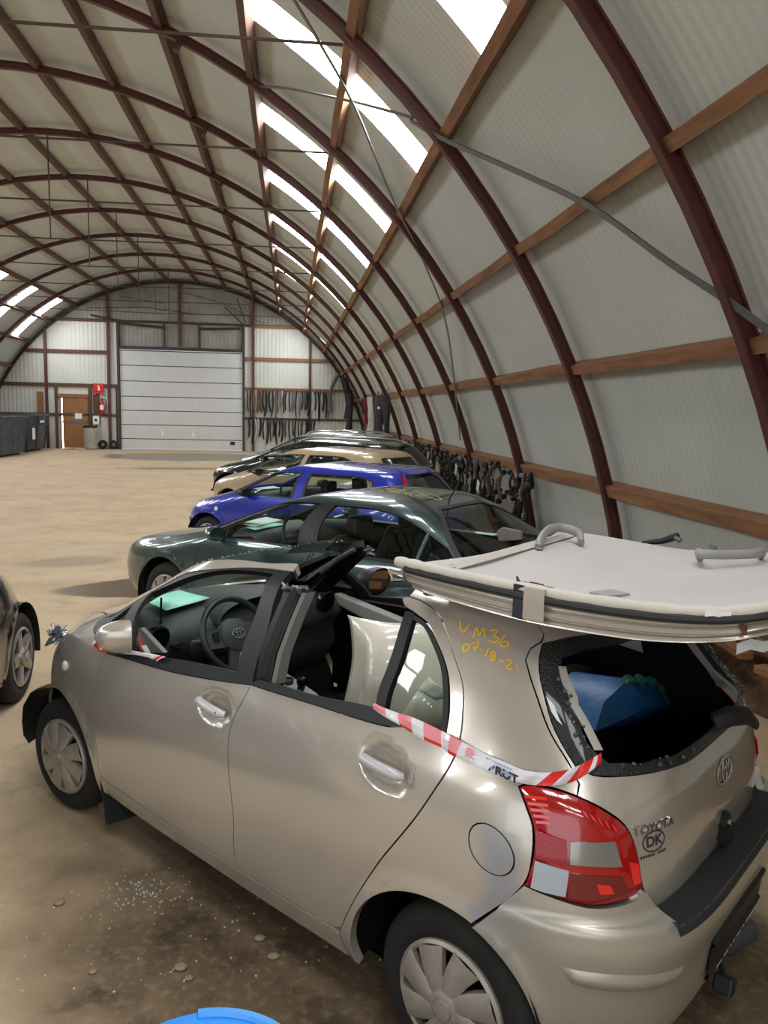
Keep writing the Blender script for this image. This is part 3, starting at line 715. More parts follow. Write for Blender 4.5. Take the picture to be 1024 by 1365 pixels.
# cut-off centre pillar with its bent black skin
b = MB()
rows = []
for z, x0, x1, y0 in ((1.06, .965, .90, .755), (1.18, .95, .905, .725), (1.30, .93, .885, .678), (1.395, .915, .875, .635), (1.415, .90, .885, .62)):
    rows.append([(x0 + .03, y0 + .01, z), (x0, y0 + .012, z), (x0 - .02, y0 - .01, z), (x1, y0 - .005, z), (x1 - .01, y0 - .06, z - .01), (x0 + .02, y0 - .05, z - .02), (x0 + .03, y0 + .01, z)])
b.grid(rows); cp = b.build('centre_pillar', M['black'], yr, smooth=30)
b = MB(); b.grid([[(x - .012, y0 - .0, z), (x - .028, y0 - .006, z), (x - .034, y0 - .05, z)] for z, x, y0 in ((1.07, .90, .757), (1.18, .90, .727), (1.30, .885, .68), (1.405, .875, .628))]); b.build('pillar_lining', mat('grey_pillar_lining', (112, 110, 106), .7), cp, smooth=True)
b = MB(); rg = random.Random(3)
for i in range(9):
    a = Vector((.90 + rg.uniform(-.04, .07), .625 + rg.uniform(-.03, .02), 1.405)); b.tube([a, a + Vector((rg.uniform(-.04, .03), rg.uniform(-.03, .03), rg.uniform(.0, .025)))], [.009, .004], 5)
b.build('torn_edge', M['galv'], cp)
# windscreen pillar and roof rail stump along the front door
PIL = [(-.49, 1.028), (-.62, 1.03), (-.60, 1.10), (-.555, 1.2), (-.475, 1.3), (-.41, 1.37), (-.225, 1.443), (.05, 1.466), (.335, 1.477), (.545, 1.456), (0, 1.441), (-.195, 1.397), (-.343, 1.336), (-.42, 1.23), (-.43, 1.10), (-.45, 1.05)]
panel(YB, PIL, 'windscreen_pillar', M['champ'], yr, side=1, off=.004, thick=.04, gap=.001)
PIL2 = [(-.49, 1.028), (-.60, 1.03), (-.575, 1.10), (-.53, 1.2), (-.475, 1.28), (-.43, 1.28), (-.45, 1.2), (-.47, 1.10)]
rp = panel(YB, PIL2, 'windscreen_pillar', M['black_gloss'], yr, side=-1, off=.004, thick=.03, gap=.001)
# bent stump at the far side, seen through the windscreen
b = MB(); path = [(2.10, -.63, .98), (1.95, -.615, 1.10), (1.78, -.585, 1.23), (1.66, -.56, 1.315), (1.58, -.545, 1.335)]
rows = []
for i, p in enumerate(path):
    w_ = .05 - .004 * i; rows.append([(p[0] - w_, p[1] - .02, p[2] - .02), (p[0] - w_ * .3, p[1] + .05, p[2] + .02), (p[0] + w_ * .6, p[1] + .03, p[2] + .05), (p[0] + w_, p[1] - .03, p[2] + .03), (p[0] - w_, p[1] - .02, p[2] - .02)])
b.grid(rows); b.build('pillar_inner', M['black_gloss'], rp, smooth=30)
b = MB(); b.tube([(1.97, -.555, 1.14), (1.80, -.53, 1.25), (1.66, -.51, 1.325)], .014, 8); b.build('pillar_flange', M['galv'], rp, smooth=True)
b = MB(); rg = random.Random(8)
for i in range(8):
    a = Vector((1.56 + rg.uniform(-.02, .05), -.545 + rg.uniform(-.03, .05), 1.335 + rg.uniform(-.02, .02))); b.tube([a, a + Vector((rg.uniform(-.04, .0), rg.uniform(-.02, .02), rg.uniform(-.02, .02)))], [.012, .004], 5)
b.build('cut_edge', M['galv'], rp)
# windscreen cut off at roof height
WS = [(-.60, 1.05), (-.575, 1.12), (-.53, 1.22), (-.455, 1.31), (-.41, 1.355), (-.50, 1.362), (-.62, 1.368), (-.75, 1.362), (-.9, 1.372), (-1.0, 1.37), (-1.0, 1.03), (-.8, 1.03)]
ws = panel(YB, WS, 'windscreen', M['glass'], yr, both=True, off=.0, thick=.006, gap=0, smooth=False)
b = MB(); rg = random.Random(5)
for i in range(60):
    p = rg.uniform(-1, -.45); sd = rg.choice((1, -1)); c = YB.at(p, 1.355 + rg.uniform(-.012, .01), .003); c.y *= sd
    b.box((-.0035, -.0035, -.003), (.0035, .0035, .0035), Matrix.Rotation(rg.random() * 3, 3, 'Z'), c)
b.build('glass_crumb', mat('shattered_glass_edge', (150, 180, 172), .2, coat=.5), ws)['kind'] = 'stuff'
b = MB()
for sd, px, pz in ((-1, -.58, 1.335), (-1, -.66, 1.345)):
    pass
b.grid([[(YB.at(p, z, .006).x, -YB.at(p, z, .006).y, YB.at(p, z, .006).z) for p in (-.50, -.58, -.66, -.72)] for z in (1.27, 1.32, 1.372)]); b.build('inspection_sticker', M['white'], ws)
b = MB(); b.grid([[tuple(YB.at(p, z, -.012)) for p in (-.60, -.66, -.70)] for z in (1.17, 1.20, 1.225)]); b.build('windscreen_tag', mat('crumpled_grey_film', (110, 112, 112), .3), ws)
# rear quarter panels with the fuel flap
ARCH_R = arch_xz(RA, 195, 112, 20)
arc2 = [q for q in arch_xz(RA, 200, 60, 30)]
ARCH_R = YB.xz([(RA[0] + RA[2] * math.cos(math.radians(t)), RA[1] + RA[2] * math.sin(math.radians(t))) for t in np.linspace(-9, 112, 22)])
CUT = [(1.690, 1.436), (1.672, 1.458), (1.62, 1.478), (1.5, 1.487), (1.42, 1.482)]
FLAP = [(1.5815 + .0265 * math.cos(a) - .004 * math.sin(a), .835 + .066 * math.sin(a)) for a in [2 * PI * k / 28 for k in range(28)]]
QP = SEAM_R[::-1] + [(1.320, .308), (1.334, .25), (1.344, .224), (1.374, .224)] + ARCH_R[1:] + [(1.619, .766), (1.630, .853), (1.633, .923), (1.630, .955), (1.623, 1.016), (1.632, 1.026), (1.663, 1.027)] + TSEAM + CUT[1:]
M['chalk'] = mat('yellow_paint_marker', (226, 180, 62), .7)
for s in both_sides:
    qp = panel(YB, QP, 'quarter_panel', M['champ'], yr, side=s, h=.026 if s == 1 else .05, holes=[FLAP] if s == 1 else [], thick=.03)
    if s == 1:
        panel(YB, FLAP, 'fuel_flap', M['champ'], qp, side=1, off=.0, gap=.0015)
        strokes = [[(1.548, 1.42), (1.553, 1.391), (1.568, 1.416)], [(1.573, 1.382), (1.58, 1.409), (1.585, 1.391), (1.593, 1.41), (1.595, 1.388)], [(1.605, 1.405), (1.612, 1.41), (1.617, 1.406), (1.609, 1.394), (1.617, 1.391), (1.616, 1.383), (1.608, 1.377), (1.6, 1.381)], [(1.631, 1.4), (1.623, 1.388), (1.619, 1.376), (1.624, 1.369), (1.632, 1.374), (1.631, 1.383), (1.623, 1.379)],
        [(1.56, 1.363), (1.555, 1.355), (1.554, 1.345), (1.557, 1.341), (1.563, 1.347), (1.565, 1.356), (1.563, 1.362), (1.56, 1.363)], [(1.567, 1.363), (1.583, 1.372), (1.575, 1.348)], [(1.571, 1.353), (1.582, 1.36)], [(1.583, 1.353), (1.589, 1.353)], [(1.599, 1.36), (1.592, 1.336)], [(1.608, 1.353), (1.603, 1.351), (1.603, 1.342), (1.608, 1.339), (1.605, 1.33), (1.601, 1.331), (1.603, 1.339), (1.608, 1.345), (1.608, 1.353)], [(1.614, 1.333), (1.622, 1.331)], [(1.625, 1.334), (1.63, 1.337), (1.633, 1.332), (1.625, 1.315), (1.634, 1.313)], [(1.64, 1.326), (1.641, 1.312)]]
        b = MB()
        for st in strokes: ribbon(YB, [(q.x, q.y) for q in spline([(x, y, 0) for x, y in st], 4)], .0065, .0012, b)
        b.build('chalk_marks', M['chalk'], qp, fix=False)
# sills
for s in both_sides:
    panel(YB, [(-.115, .245), (-.104, .336)] + DBOT[::-1] + [(1.15, .310), (1.300, .322), (1.318, .308), (1.332, .25), (1.340, .222), (.9, .215), (.3, .222)], 'sill', M['champ'], yr, side=s, off=.004, thick=.04, smooth=False)
# dark inner structure behind the seams
INN = [(-.104, .24)] + [(-.66, .75), (-.62, 1.0), (-.49, 1.02), (-.112, .95)] + BELT_F[1:] + BELT_R[1:] + [(1.54, 1.06), (1.56, 1.2), (1.55, 1.3), (1.62, 1.40), (1.66, 1.35), (1.67, 1.2), (1.70, 1.0), (1.75, .74), (1.62, .70)] + YB.xz(circ(RA[0], RA[1], RA[2] + .02, 125, -10, 20)) + [(.9, .22)]
INN = [(-.104, .24)] + YB.xz(circ(FA[0], FA[1], FA[2] + .02, 190, 40, 20)) + INN[1:]
for s in both_sides: panel(YB, INN, 'inner_skin', M['void'], yr, side=s, off=-.034, thick=0, h=.06, gap=0, smooth=False)
# wheel housings
for A, a0, a1 in ((FA, -20, 200), (RA, -10, 200)):
    for s in both_sides:
        b = MB(); b.grid([[(A[0] + (A[2] + .012) * math.cos(math.radians(t)), y * s, A[1] + (A[2] + .012) * math.sin(math.radians(t))) for y in (.79 if A is RA else .775, .50)] for t in np.linspace(a0, a1, 26)])
        b.add([(A[0], .5 * s, A[1])] + [(A[0] + (A[2] + .012) * math.cos(math.radians(t)), .5 * s, A[1] + (A[2] + .012) * math.sin(math.radians(t))) for t in np.linspace(a0, a1, 26)], [(0, i, i + 1) for i in range(1, 26)])
        b.build('wheel_housing', M['black'], yr, smooth=50)
# torn front wheel liner and mud flaps
b = MB(); b.grid([[(2.43 + r_ * math.cos(math.radians(t)), y, .30 + r_ * math.sin(math.radians(t)) + (rz if i else 0)) for i, (y, rz) in enumerate(((.60, 0), (.74, .01), (.775, -.005)))] for t, r_, rz in ((58, .37, 0), (42, .42, .01), (26, .50, 0), (12, .56, .015), (2, .57, -.02), (-6, .56, .02), (-10, .50, -.02))])
b.build('wheel_liner', M['black'], yr, smooth=True)
for s in both_sides:
    b = MB(); b.prism([(.60, .07), (.81, .09), (.815, .34), (.60, .40)], 0, .012, lambda y, z, h: (2.055 - (.38 - z) * .18 + h + .02, y * s, z)); b.build('mud_flap', mat('grey_black_mud_flap', (34, 36, 38), .7), yr)
for x in (0.0, 2.46):
    for s in both_sides: wheel(yr, x, .803 * s, .293, 'cover', steer=(.10 if x > 1 else 0))
# tailgate, broken rear glass, lamps, bumper
TGO = [(1.678, 1.346), (1.673, 1.296), (1.678, 1.211), (1.687, 1.141), (1.697, 1.086), (1.716, 1.066), (1.762, 1.062), (1.826, 1.056), (1.886, 1.047), (2.0, 1.045)]
TGI = [(1.704, 1.318), (1.703, 1.285), (1.709, 1.251), (1.708, 1.225), (1.718, 1.191), (1.717, 1.155), (1.726, 1.121), (1.740, 1.094), (1.763, 1.092), (1.786, 1.084), (1.815, 1.086), (1.844, 1.077), (1.922, 1.075), (2.0, 1.074)]
TG = TSEAM[::-1] + [(1.716, .987), (1.741, .943), (1.753, .879), (1.762, .765), (1.78, .68), (1.88, .664), (2.0, .660)] + TGO[::-1] + [(1.690, 1.385), (1.75, 1.403), (2.0, 1.405), (2.0, 1.44), (1.75, 1.443)]
tg = panel(YB, TG, 'tailgate', M['champ'], yr, both=True, h=.03, thick=.02)
panel(YB, TGO[::-1] + [(1.690, 1.385), (1.75, 1.403), (2.0, 1.405), (2.0, 1.375), (1.76, 1.372), (1.714, 1.352)] + TGI, 'broken_rear_glass', mat('shattered_black_glass_border', (20, 25, 25), .3, coat=.3, bump=.6, bscale=160, noise=.5, nscale=60), tg, both=True, off=.003, thick=.012, gap=0, h=.02, smooth=False)
b = MB(); pts = [(1.700, 1.33), (1.699, 1.30), (1.705, 1.255), (1.704, 1.235), (1.713, 1.197), (1.722, 1.125)]
b.grid([[tuple(YB.at(p + d, z, .004)) for d in (.004, .016)] for p, z in pts]); b.build('bare_flange', M['champ_dull'], tg, smooth=True)
panel(YB, [(1.676, 1.254), (1.686, 1.231), (1.690, 1.20), (1.693, 1.183), (1.687, 1.194), (1.681, 1.215)], 'white_glue_patch', M['white'], tg, off=.006, thick=0, gap=0, h=.02, smooth=False)
rg = random.Random(12); b = MB()
for i in range(70):
    t = rg.random() * (len(TGI) - 1.01); k = int(t); p, z = [lerp(TGI[k][j], TGI[k + 1][j], t - k) for j in (0, 1)]
    sd = rg.choice((1, -1)); c = YB.at(p + rg.uniform(-.01, .004), z + rg.uniform(-.012, .006), .008); c.y *= sd; q = rg.uniform(.002, .0055)
    b.box((-q, -q, -q * .7), (q, q, q * .7), Matrix.Rotation(rg.random() * 3, 3, 'X') @ Matrix.Rotation(rg.random() * 3, 3, 'Z'), c)
b.build('glass_crumb', mat('greenish_glass_crumbs', (70, 96, 92), .15, coat=.6), tg)['kind'] = 'stuff'
# badge, lettering and sticker on the tailgate
def tgf(pc, zc, flip=1):
    def f(a, q, d):
        p = pc + a / 2.0; z = zc + q
        if p > 2: v = YB.at(4 - p, z, d); v.y = -v.y; return v
        return YB.at(p, z, d)
    return f
b = MB(); emblem(b, tgf(1.998, .940)); b.build('emblem', M['chrome'], tg, smooth=60)
text_on('TOYOTA', .034, tgf(1.786, .921), 'maker_lettering', M['chrome'], tg, .004, .0006)
M['print'] = mat('dark_grey_print', (48, 46, 44), .6)
b = MB(); n = 30; f = tgf(1.784, .882)
b.grid([[f(rx * math.cos(2 * PI * i / n), ry * math.sin(2 * PI * i / n), .0012) for rx, ry in ((.040, .030), (.036, .026))] for i in range(n + 1)]); b.build('country_oval', M['print'], tg, fix=False)
text_on('DK', .040, f, 'country_letters', M['print'], tg, .0006, .001)
b = MB(); f = tgf(1.782, .846)
for i in range(11):
    if i in (6,): continue
    b.grid([[f(-.045 + i * .0085 + a, q, .001) for a in (0, .006)] for q in (-.004, .003)])
b.build('dealer_lettering', M['print'], tg, fix=False)
b = MB(); c = YB.at(2.0, .765, .0); b.lathe([(.036, -.01), (.036, .012), (.028, .020), (0, .021)], 20, org=c, rot=Matrix.Rotation(-PI / 2, 3, 'Y')); b.box((-.03, -.03, -.07), (.0, .03, -.01), None, c); lk = b.build('tailgate_lock', M['black'], tg, smooth=35)
b = MB(); b.lathe([(.011, .02), (.010, .027), (0, .028)], 14, org=c, rot=Matrix.Rotation(-PI / 2, 3, 'Y')); b.build('key_barrel', M['chrome'], lk)
b = MB(); b.tube([(-.46, -.02, 1.085), (-.50, -.06, 1.105), (-.535, -.12, 1.10), (-.555, -.165, 1.06)], [.03, .034, .032, .022], 8, flat=.55, up=(-1, 0, .4)); b.build('wiper_stub', M['black'], tg, smooth=True)
# tail lamps
M['lens_red'] = mat('red_lamp_lens', (168, 8, 14), .12, coat=1.0); M['lens_dark'] = mat('dark_red_lamp_lens', (112, 12, 20), .12, coat=1.0)
M['lens_clear'] = mat('clear_ribbed_lens', (172, 182, 194), .2, coat=1.0); M['lens_rev'] = mat('reversing_lamp_reflector', (150, 146, 140), .18, .5, coat=1.0); M['lens_hot'] = mat('bright_red_reflector', (236, 40, 30), .2, coat=1.0)
for s in both_sides:
    lp = panel(YB, LAMP, 'tail_lamp', M['lens_red'], yr, side=s, off=.008, thick=.03, gap=.004, h=.02, bulge=lambda V, d: .014 * np.clip(d / .05, 0, 1) ** .5)
    bl = lambda V, d: .0 * d
    O = .0255
    panel(YB, [(1.673, .904), (1.722, .908), (1.728, .841), (1.670, .846)], 'reversing_lens', M['lens_rev'], lp, side=s, off=O, thick=.004, gap=0, h=.02, smooth=False)
    panel(YB, [(1.633, .842), (1.668, .829), (1.663, .760), (1.640, .764), (1.627, .770)], 'clear_lens', M['lens_clear'], lp, side=s, off=.0255, thick=.006, gap=0, h=.015, smooth=False)
    panel(YB, [(1.670, .824), (1.727, .816), (1.736, .768), (1.690, .754), (1.665, .758)], 'fog_lens', M['lens_dark'], lp, side=s, off=.0255, thick=.005, gap=0, h=.02, smooth=False)
    panel(YB, [(1.637, .920), (1.669, .906), (1.667, .838), (1.634, .850)], 'side_reflector', mat('plain_red_reflector', (160, 10, 22), .3, coat=.5, bump=.4, bscale=200), lp, side=s, off=.0252, thick=.004, gap=0, h=.02, smooth=False)
    for i in range(5):
        z = 1.0 - i * .014; panel(YB, [(1.630 + i * .002, z), (1.654, z + .003), (1.654, z - .004), (1.630 + i * .002, z - .007)], 'lens_rib', M['lens_hot'], lp, side=s, off=.0235, thick=.003, gap=0, h=.03, smooth=False)
    for i in range(5):
        p = 1.690 + i * .0075; z = .985 - i * .008; panel(YB, [(p, z), (p + .004, z - .006), (p + .007, z - .022), (p + .003, z - .016)], 'lens_facet', M['lens_hot'], lp, side=s, off=.0250, thick=.002, gap=0, h=.03, smooth=False)
    panel(YB, [(1.738, .85), (1.750, .842), (1.752, .79), (1.742, .786)], 'lens_facet', M['lens_hot'], lp, side=s, off=.021, thick=.003, gap=0, h=.03, smooth=False)
    panel(YB, [(1.697, .80), (1.712, .796), (1.716, .773), (1.700, .772)], 'lens_facet', M['lens_hot'], lp, side=s, off=.0275, thick=.003, gap=0, h=.03, smooth=False)
# bumper
BP = BB.xz([(float(YB.P(p, z)[0]), z) for p, z in ((1.564, .604), (1.592, .690), (1.619, .764))]) + [(1.663, .741), (1.695, .731), (1.744, .742), (1.762, .758), (1.776, .712), (1.790, .680), (2.0, .672), (2.0, .205), (1.8, .205), (1.66, .215)] + BB.xz([(RA[0] + RA[2] * math.cos(math.radians(t)), RA[1] + RA[2] * math.sin(math.radians(t))) for t in np.linspace(190, 114, 12)])
def plate_dent(V, d):
    y = (BB.iu(V[:, 0]) - 2) * 2.0
    return -.022 * (np.clip((.275 + y * 1) / .02 + 0.5, 0, 1)) * (np.abs(V[:, 1] - .44) < .075)
bp = panel(BB, BP, 'rear_bumper', M['champ_dull'], yr, both=True, h=.026, thick=.03, gap=.002)
for s in both_sides:
    panel(BB, [(1.651, .57), (1.717, .568), (1.809, .535), (1.803, .515), (1.79, .500), (1.719, .512), (1.664, .523)], 'bumper_insert', M['champ_dull'], bp, side=s, off=.001, thick=.01, gap=0, h=.012, bulge=lambda V, d: .010 * np.clip(d / .018, 0, 1) ** .6)
rows = []
for i in range(25):
    q = lerp(1.785, 2.215, i / 24); p = q if q <= 2 else 4 - q; sd = 1 if q <= 2 else -1
    a = YB.at(p, .679, .004); c = BB.at(p, .672, -.002); c2 = BB.at(p, .660, .003); c3 = BB.at(p, .650, .004)
    rows.append([(v.x, v.y * sd, v.z + dz) for v, dz in ((a, .006), (lerp(a, c, .9), .007), (lerp(c, c2, .5), .004), (c2, 0), (c3, 0))])
b = MB(); b.grid(rows); b.build('bumper_pad', mat('black_textured_bumper_pad', (38, 40, 43), .65, bump=.3, bscale=260), bp, smooth=60)
rows = []
for i in range(25):
    q = lerp(1.775, 2.225, i / 24); p = q if q <= 2 else 4 - q; sd = 1 if q <= 2 else -1
    rows.append([(v.x, v.y * sd, v.z) for v in (YB.at(p, .675, -.03), YB.at(p, .674, .0), BB.at(p, .672, .0))])
b = MB(); b.grid(rows); b.build('bumper_step', M['champ_dull'], bp, smooth=60)
# number plate holder without its plate
rows = []; rows2 = []
def bat(y, z, off):
    lo, hi = 1.5, 2.0
    for _ in range(30):
        m_ = (lo + hi) / 2
        if float(BB.P(m_, z)[1]) > abs(y): lo = m_
        else: hi = m_
    v = BB.at(lo, z, off); return (v.x, v.y if y >= 0 else -v.y, v.z)
pl = MB(); ys = np.linspace(-.27, .27, 15)
pl.grid([[bat(y, z, o_) for z, o_ in ((.375, .002), (.378, .014), (.395, .016), (.40, .008), (.49, .008), (.495, .016), (.505, .014), (.508, .002))] for y in ys])
plo = pl.build('plate_holder', M['black'], bp, smooth=30)
b = MB(); rg = random.Random(2); y = .20
while y > -.2:
    wd = rg.choice((.012, .016, .02)); b.grid([[bat(yy, z, .0172) for z in (.381, .391)] for yy in (y, y - wd)]); y -= wd + rg.choice((.005, .005, .022))
b.build('plate_lettering', M['white'], plo, fix=False)
# silencer end, towing socket below the bumper
b = MB(); b.tube([(-.30, -.05, .22), (-.42, -.12, .20), (-.50, -.25, .17), (-.53, -.42, .155)], [.035, .04, .042, .04], 12); b.build('exhaust_pipe', mat('dull_exhaust_steel', (92, 94, 98), .55, .5, noise=.3), yr, smooth=True)
b = MB(); b.box((-.035, -.03, -.03), (.03, .03, .03), Matrix.Rotation(.4, 3, 'X'), (-.535, -.12, .105)); b.tube([(-.535, -.12, .13), (-.52, -.10, .20), (-.47, -.08, .24)], .012, 6); b.build('towing_socket', M['trim'], yr, bevel=.006)
# cabin
b = MB(); b.box((-.35, -.70, .20), (2.45, .70, .24)); b.box((-.42, -.58, .50), (.14, .58, .54)); b.build('floor_pan', M['void'], yr)
b = MB()
for y0, y1 in ((-.62, .62),):
    b.prism([(.40, .30), (.42, .56), (.5, .60), (.90, .58), (.92, .42), (.84, .28)], y0, y1, lambda x, z, h: (x, h, z))
    b.prism([(.32, .55), (.22, .94), (.28, .97), (.38, .95), (.50, .60)], y0, y1, lambda x, z, h: (x, h, z))
b.build('rear_seat', M['void'], yr, bevel=.03)
for yc in (.36, -.36):
    b = MB(); b.prism([(1.02, .26), (1.02, .52), (1.16, .58), (1.52, .60), (1.58, .52), (1.55, .28)], yc - .24, yc + .24, lambda x, z, h: (x, h, z)); b.build('front_seat', M['void'], yr, bevel=.03)
prof = [(2.66, 1.0), (2.50, 1.035), (2.25, 1.055), (2.06, 1.045), (1.97, 1.01), (1.93, .95), (1.95, .86), (2.0, .80), (1.98, .70), (2.05, .58), (2.2, .45)]
rows = []
for i in range(29):
    y = lerp(-.70, .70, i / 28); e = (y / .70) ** 2; row = []
    for j, (x, z) in enumerate(prof):
        row.append((x - (.42 * e if j == 0 else .30 * e if j == 1 else .10 * e if j == 2 else -.01 * e) , y, z - .05 * e * (j < 6) - (.035 * math.exp(-((y + .36) / .2) ** 2) if 4 <= j <= 7 else 0)))
    rows.append(row)
b = MB(); b.grid(rows); db = b.build('dashboard', M['cabin'], yr, smooth=60)
# hooded instrument recess in the middle of the dashboard
b = MB(); rows = []
for i in range(17):
    q = PI * i / 16; yy = -.04 + .27 * math.cos(q); zz = .985 + .115 * math.sin(q) ** .8
    rows.append([(1.935 + .02 * math.sin(q), yy, zz), (1.92, -.04 + .255 * math.cos(q), .985 + .103 * math.sin(q) ** .8), (2.10, -.04 + .235 * math.cos(q), .985 + .075 * math.sin(q))])
    rows[-1].insert(0, (2.22, -.04 + .30 * math.cos(q), .985 + .085 * math.sin(q)))
b.grid(rows); ih = b.build('instrument_hood', M['cabin'], db, smooth=50)
b = MB(); b.add([(2.05, -.04, .985)] + [(2.05, -.04 + .25 * math.cos(PI * i / 16), .985 + .09 * math.sin(PI * i / 16)) for i in range(17)], [(0, i, i + 1) for i in range(1, 17)]); b.build('instrument_face', M['void'], ih)
for c in ((1.935, .575, .985), (1.925, -.55, .975), (1.93, -.20, .90)):
    b = MB(); Rm = Matrix.Rotation(-PI / 2 - .15, 3, 'Y'); b.lathe([(.048, -.03), (.062, -.01), (.064, .012), (.056, .018), (.050, .004)], 26, org=c, rot=Rm); v = b.build('air_vent', M['black_gloss'], db, smooth=40)
    b = MB(); b.lathe([(.05, -.005), (0, -.004)], 20, org=c, rot=Rm)
    for k in (-.024, -.008, .008, .024): b.box((-.03, -.045, k - .002), (.006, .045, k + .002), None, c)
    b.build('vent_slats', M['void'], v)
# steering wheel
SWC = Vector((1.60, .365, 1.03)); SWR = Matrix.Rotation(-PI / 2 + .50, 3, 'Y')
b = MB(); n = 40; b.grid([[SWR @ Vector(((.178 + .0155 * math.cos(e)) * math.cos(a), (.178 + .0155 * math.cos(e)) * math.sin(a), .0155 * math.sin(e))) + SWC for e in [2 * PI * k / 8 for k in range(9)]] for a in [2 * PI * i / n for i in range(n + 1)]])
sw = b.build('steering_wheel', M['black'], yr, smooth=True)
b = MB(); b.lathe([(.0, .022), (.05, .020), (.078, .008), (.085, -.02), (.06, -.05), (0, -.05)], 24, org=SWC, rot=SWR @ Matrix.Diagonal((1.0, 1.08, 1.0)))
for a, wd in ((PI / 2, .05), (-PI / 2, .05), (PI - .42, .028), (PI + .42, .028)):
    d = Vector((math.cos(a), math.sin(a), 0)); t = Vector((-d.y, d.x, 0))
    b.grid([[SWR @ (d * r_ + t * wd * f * (1.1 - r_ * 2) + Vector((0, 0, zz))) + SWC for f, zz in ((-1, -.012), (-1, .004), (1, .004), (1, -.012), (-1, -.012))] for r_ in (.06, .12, .176)])
b.build('airbag_boss', M['cabin'], sw, smooth=35)
b = MB(); emblem(b, lambda a, q, d: SWR @ Vector((q, -a, .020 + d)) + SWC, .55); b.build('wheel_emblem', M['chrome'], sw, smooth=60)
for a in (PI / 2, -PI / 2):
    b = MB(); b.box((-.022, -.016, .005), (.022, .016, .014), SWR, SWR @ Vector((.01, .115 * math.sin(a), 0)) + SWC); b.build('thumb_buttons', M['black_gloss'], sw, bevel=.003)
b = MB(); b.tube([SWC + SWR @ Vector((0, 0, -.03)), SWC + SWR @ Vector((0, 0, -.30))], [.055, .075], 12); b.tube([SWC + SWR @ Vector((.0, .05, -.08)), SWC + SWR @ Vector((.02, .20, -.07))], [.011, .014], 8); b.build('steering_column', M['cabin'], sw, smooth=40)
# console, gear lever
b = MB(); b.prism([(1.42, .24), (1.40, .55), (1.55, .63), (1.78, .68), (1.98, .82), (2.02, .30)], -.13, .13, lambda x, z, h: (x, h, z)); co = b.build('centre_console', M['cabin_light'], yr, bevel=.025)
b = MB(); b.tube([(1.56, .0, .62), (1.535, .0, .70)], .02, 8); b.lathe([(0, .035), (.02, .03), (.028, .012), (.026, -.008), (.012, -.02)], 16, org=(1.532, 0, .715)); b.build('gear_lever', M['black_gloss'], co, smooth=True)
for yy in (-.05, .05):
    b = MB(); b.lathe([(.034, .0), (.036, .016), (.028, .02), (.026, .006), (0, .004)], 18, org=(1.70, yy, .665)); b.build('cup_ring', M['cabin'], co, smooth=40)
b = MB(); b.prism([(1.30, .90), (2.0, .985), (2.02, .93), (1.65, .85), (1.32, .82)], -.755, -.69, lambda x, z, h: (x, h + (0 if h > -.7 else -.0), z)); b.prism([(1.0, .80), (1.02, .80)], -.77, -.735, lambda x, z, h: (x, h, z)); dt = b.build('door_trim', M['cabin_light'], yr, bevel=.012)
b = MB(); b.prism([(1.0, .80), (1.65, .84), (2.02, .93), (2.05, .40), (1.0, .40)], -.77, -.735, lambda x, z, h: (x, h, z)); b.build('door_lining', M['void'], dt)
b = MB(); b.box((1.69, -.735, .895), (1.76, -.70, .925), Matrix.Identity(3)); b.build('window_switch', M['black'], dt, bevel=.004)
b = MB(); b.prism([(.95, .40), (2.05, .40), (2.05, .95), (1.6, .92), (.95, .90)], .71, .745, lambda x, z, h: (x, h, z)); b.build('door_trim', M['cabin'], yr, bevel=.012)
b = MB(); b.add([(1.935, .665, 1.055), (1.74, .665, .975), (1.93, .665, .93), (1.99, .665, .965)] + [(1.935, .64, 1.055), (1.74, .64, .975), (1.93, .64, .93), (1.99, .64, .965)], [(0, 1, 2, 3), (7, 6, 5, 4), (0, 4, 5, 1), (1, 5, 6, 2), (2, 6, 7, 3), (3, 7, 4, 0)]); b.build('dash_end_trim', M['cabin_light'], yr, bevel=.004)
b = MB(); b.tube(spline([(2.043, .48, 1.148), (2.05, .48, 1.05), (2.05, .48, .97), (2.02, .48, .93), (1.95, .48, .925)], 4), .006, 6); b.tube([(1.99, .48, .92), (1.90, .48, .935)], .03, 10, flat=.4); b.build('phone_bracket', M['black'], yr, smooth=True)
b = MB(); b.prism([(.6, .93), (.01, .905), (-.62, .775), (-.68, .765), (-.68, .56), (.6, .56)], -.03, .20, lambda y, z, h: (h, y, z)); b.build('dark_load_block', M['void'], yr)  # added black block under the sack: darkness of the load space as colour
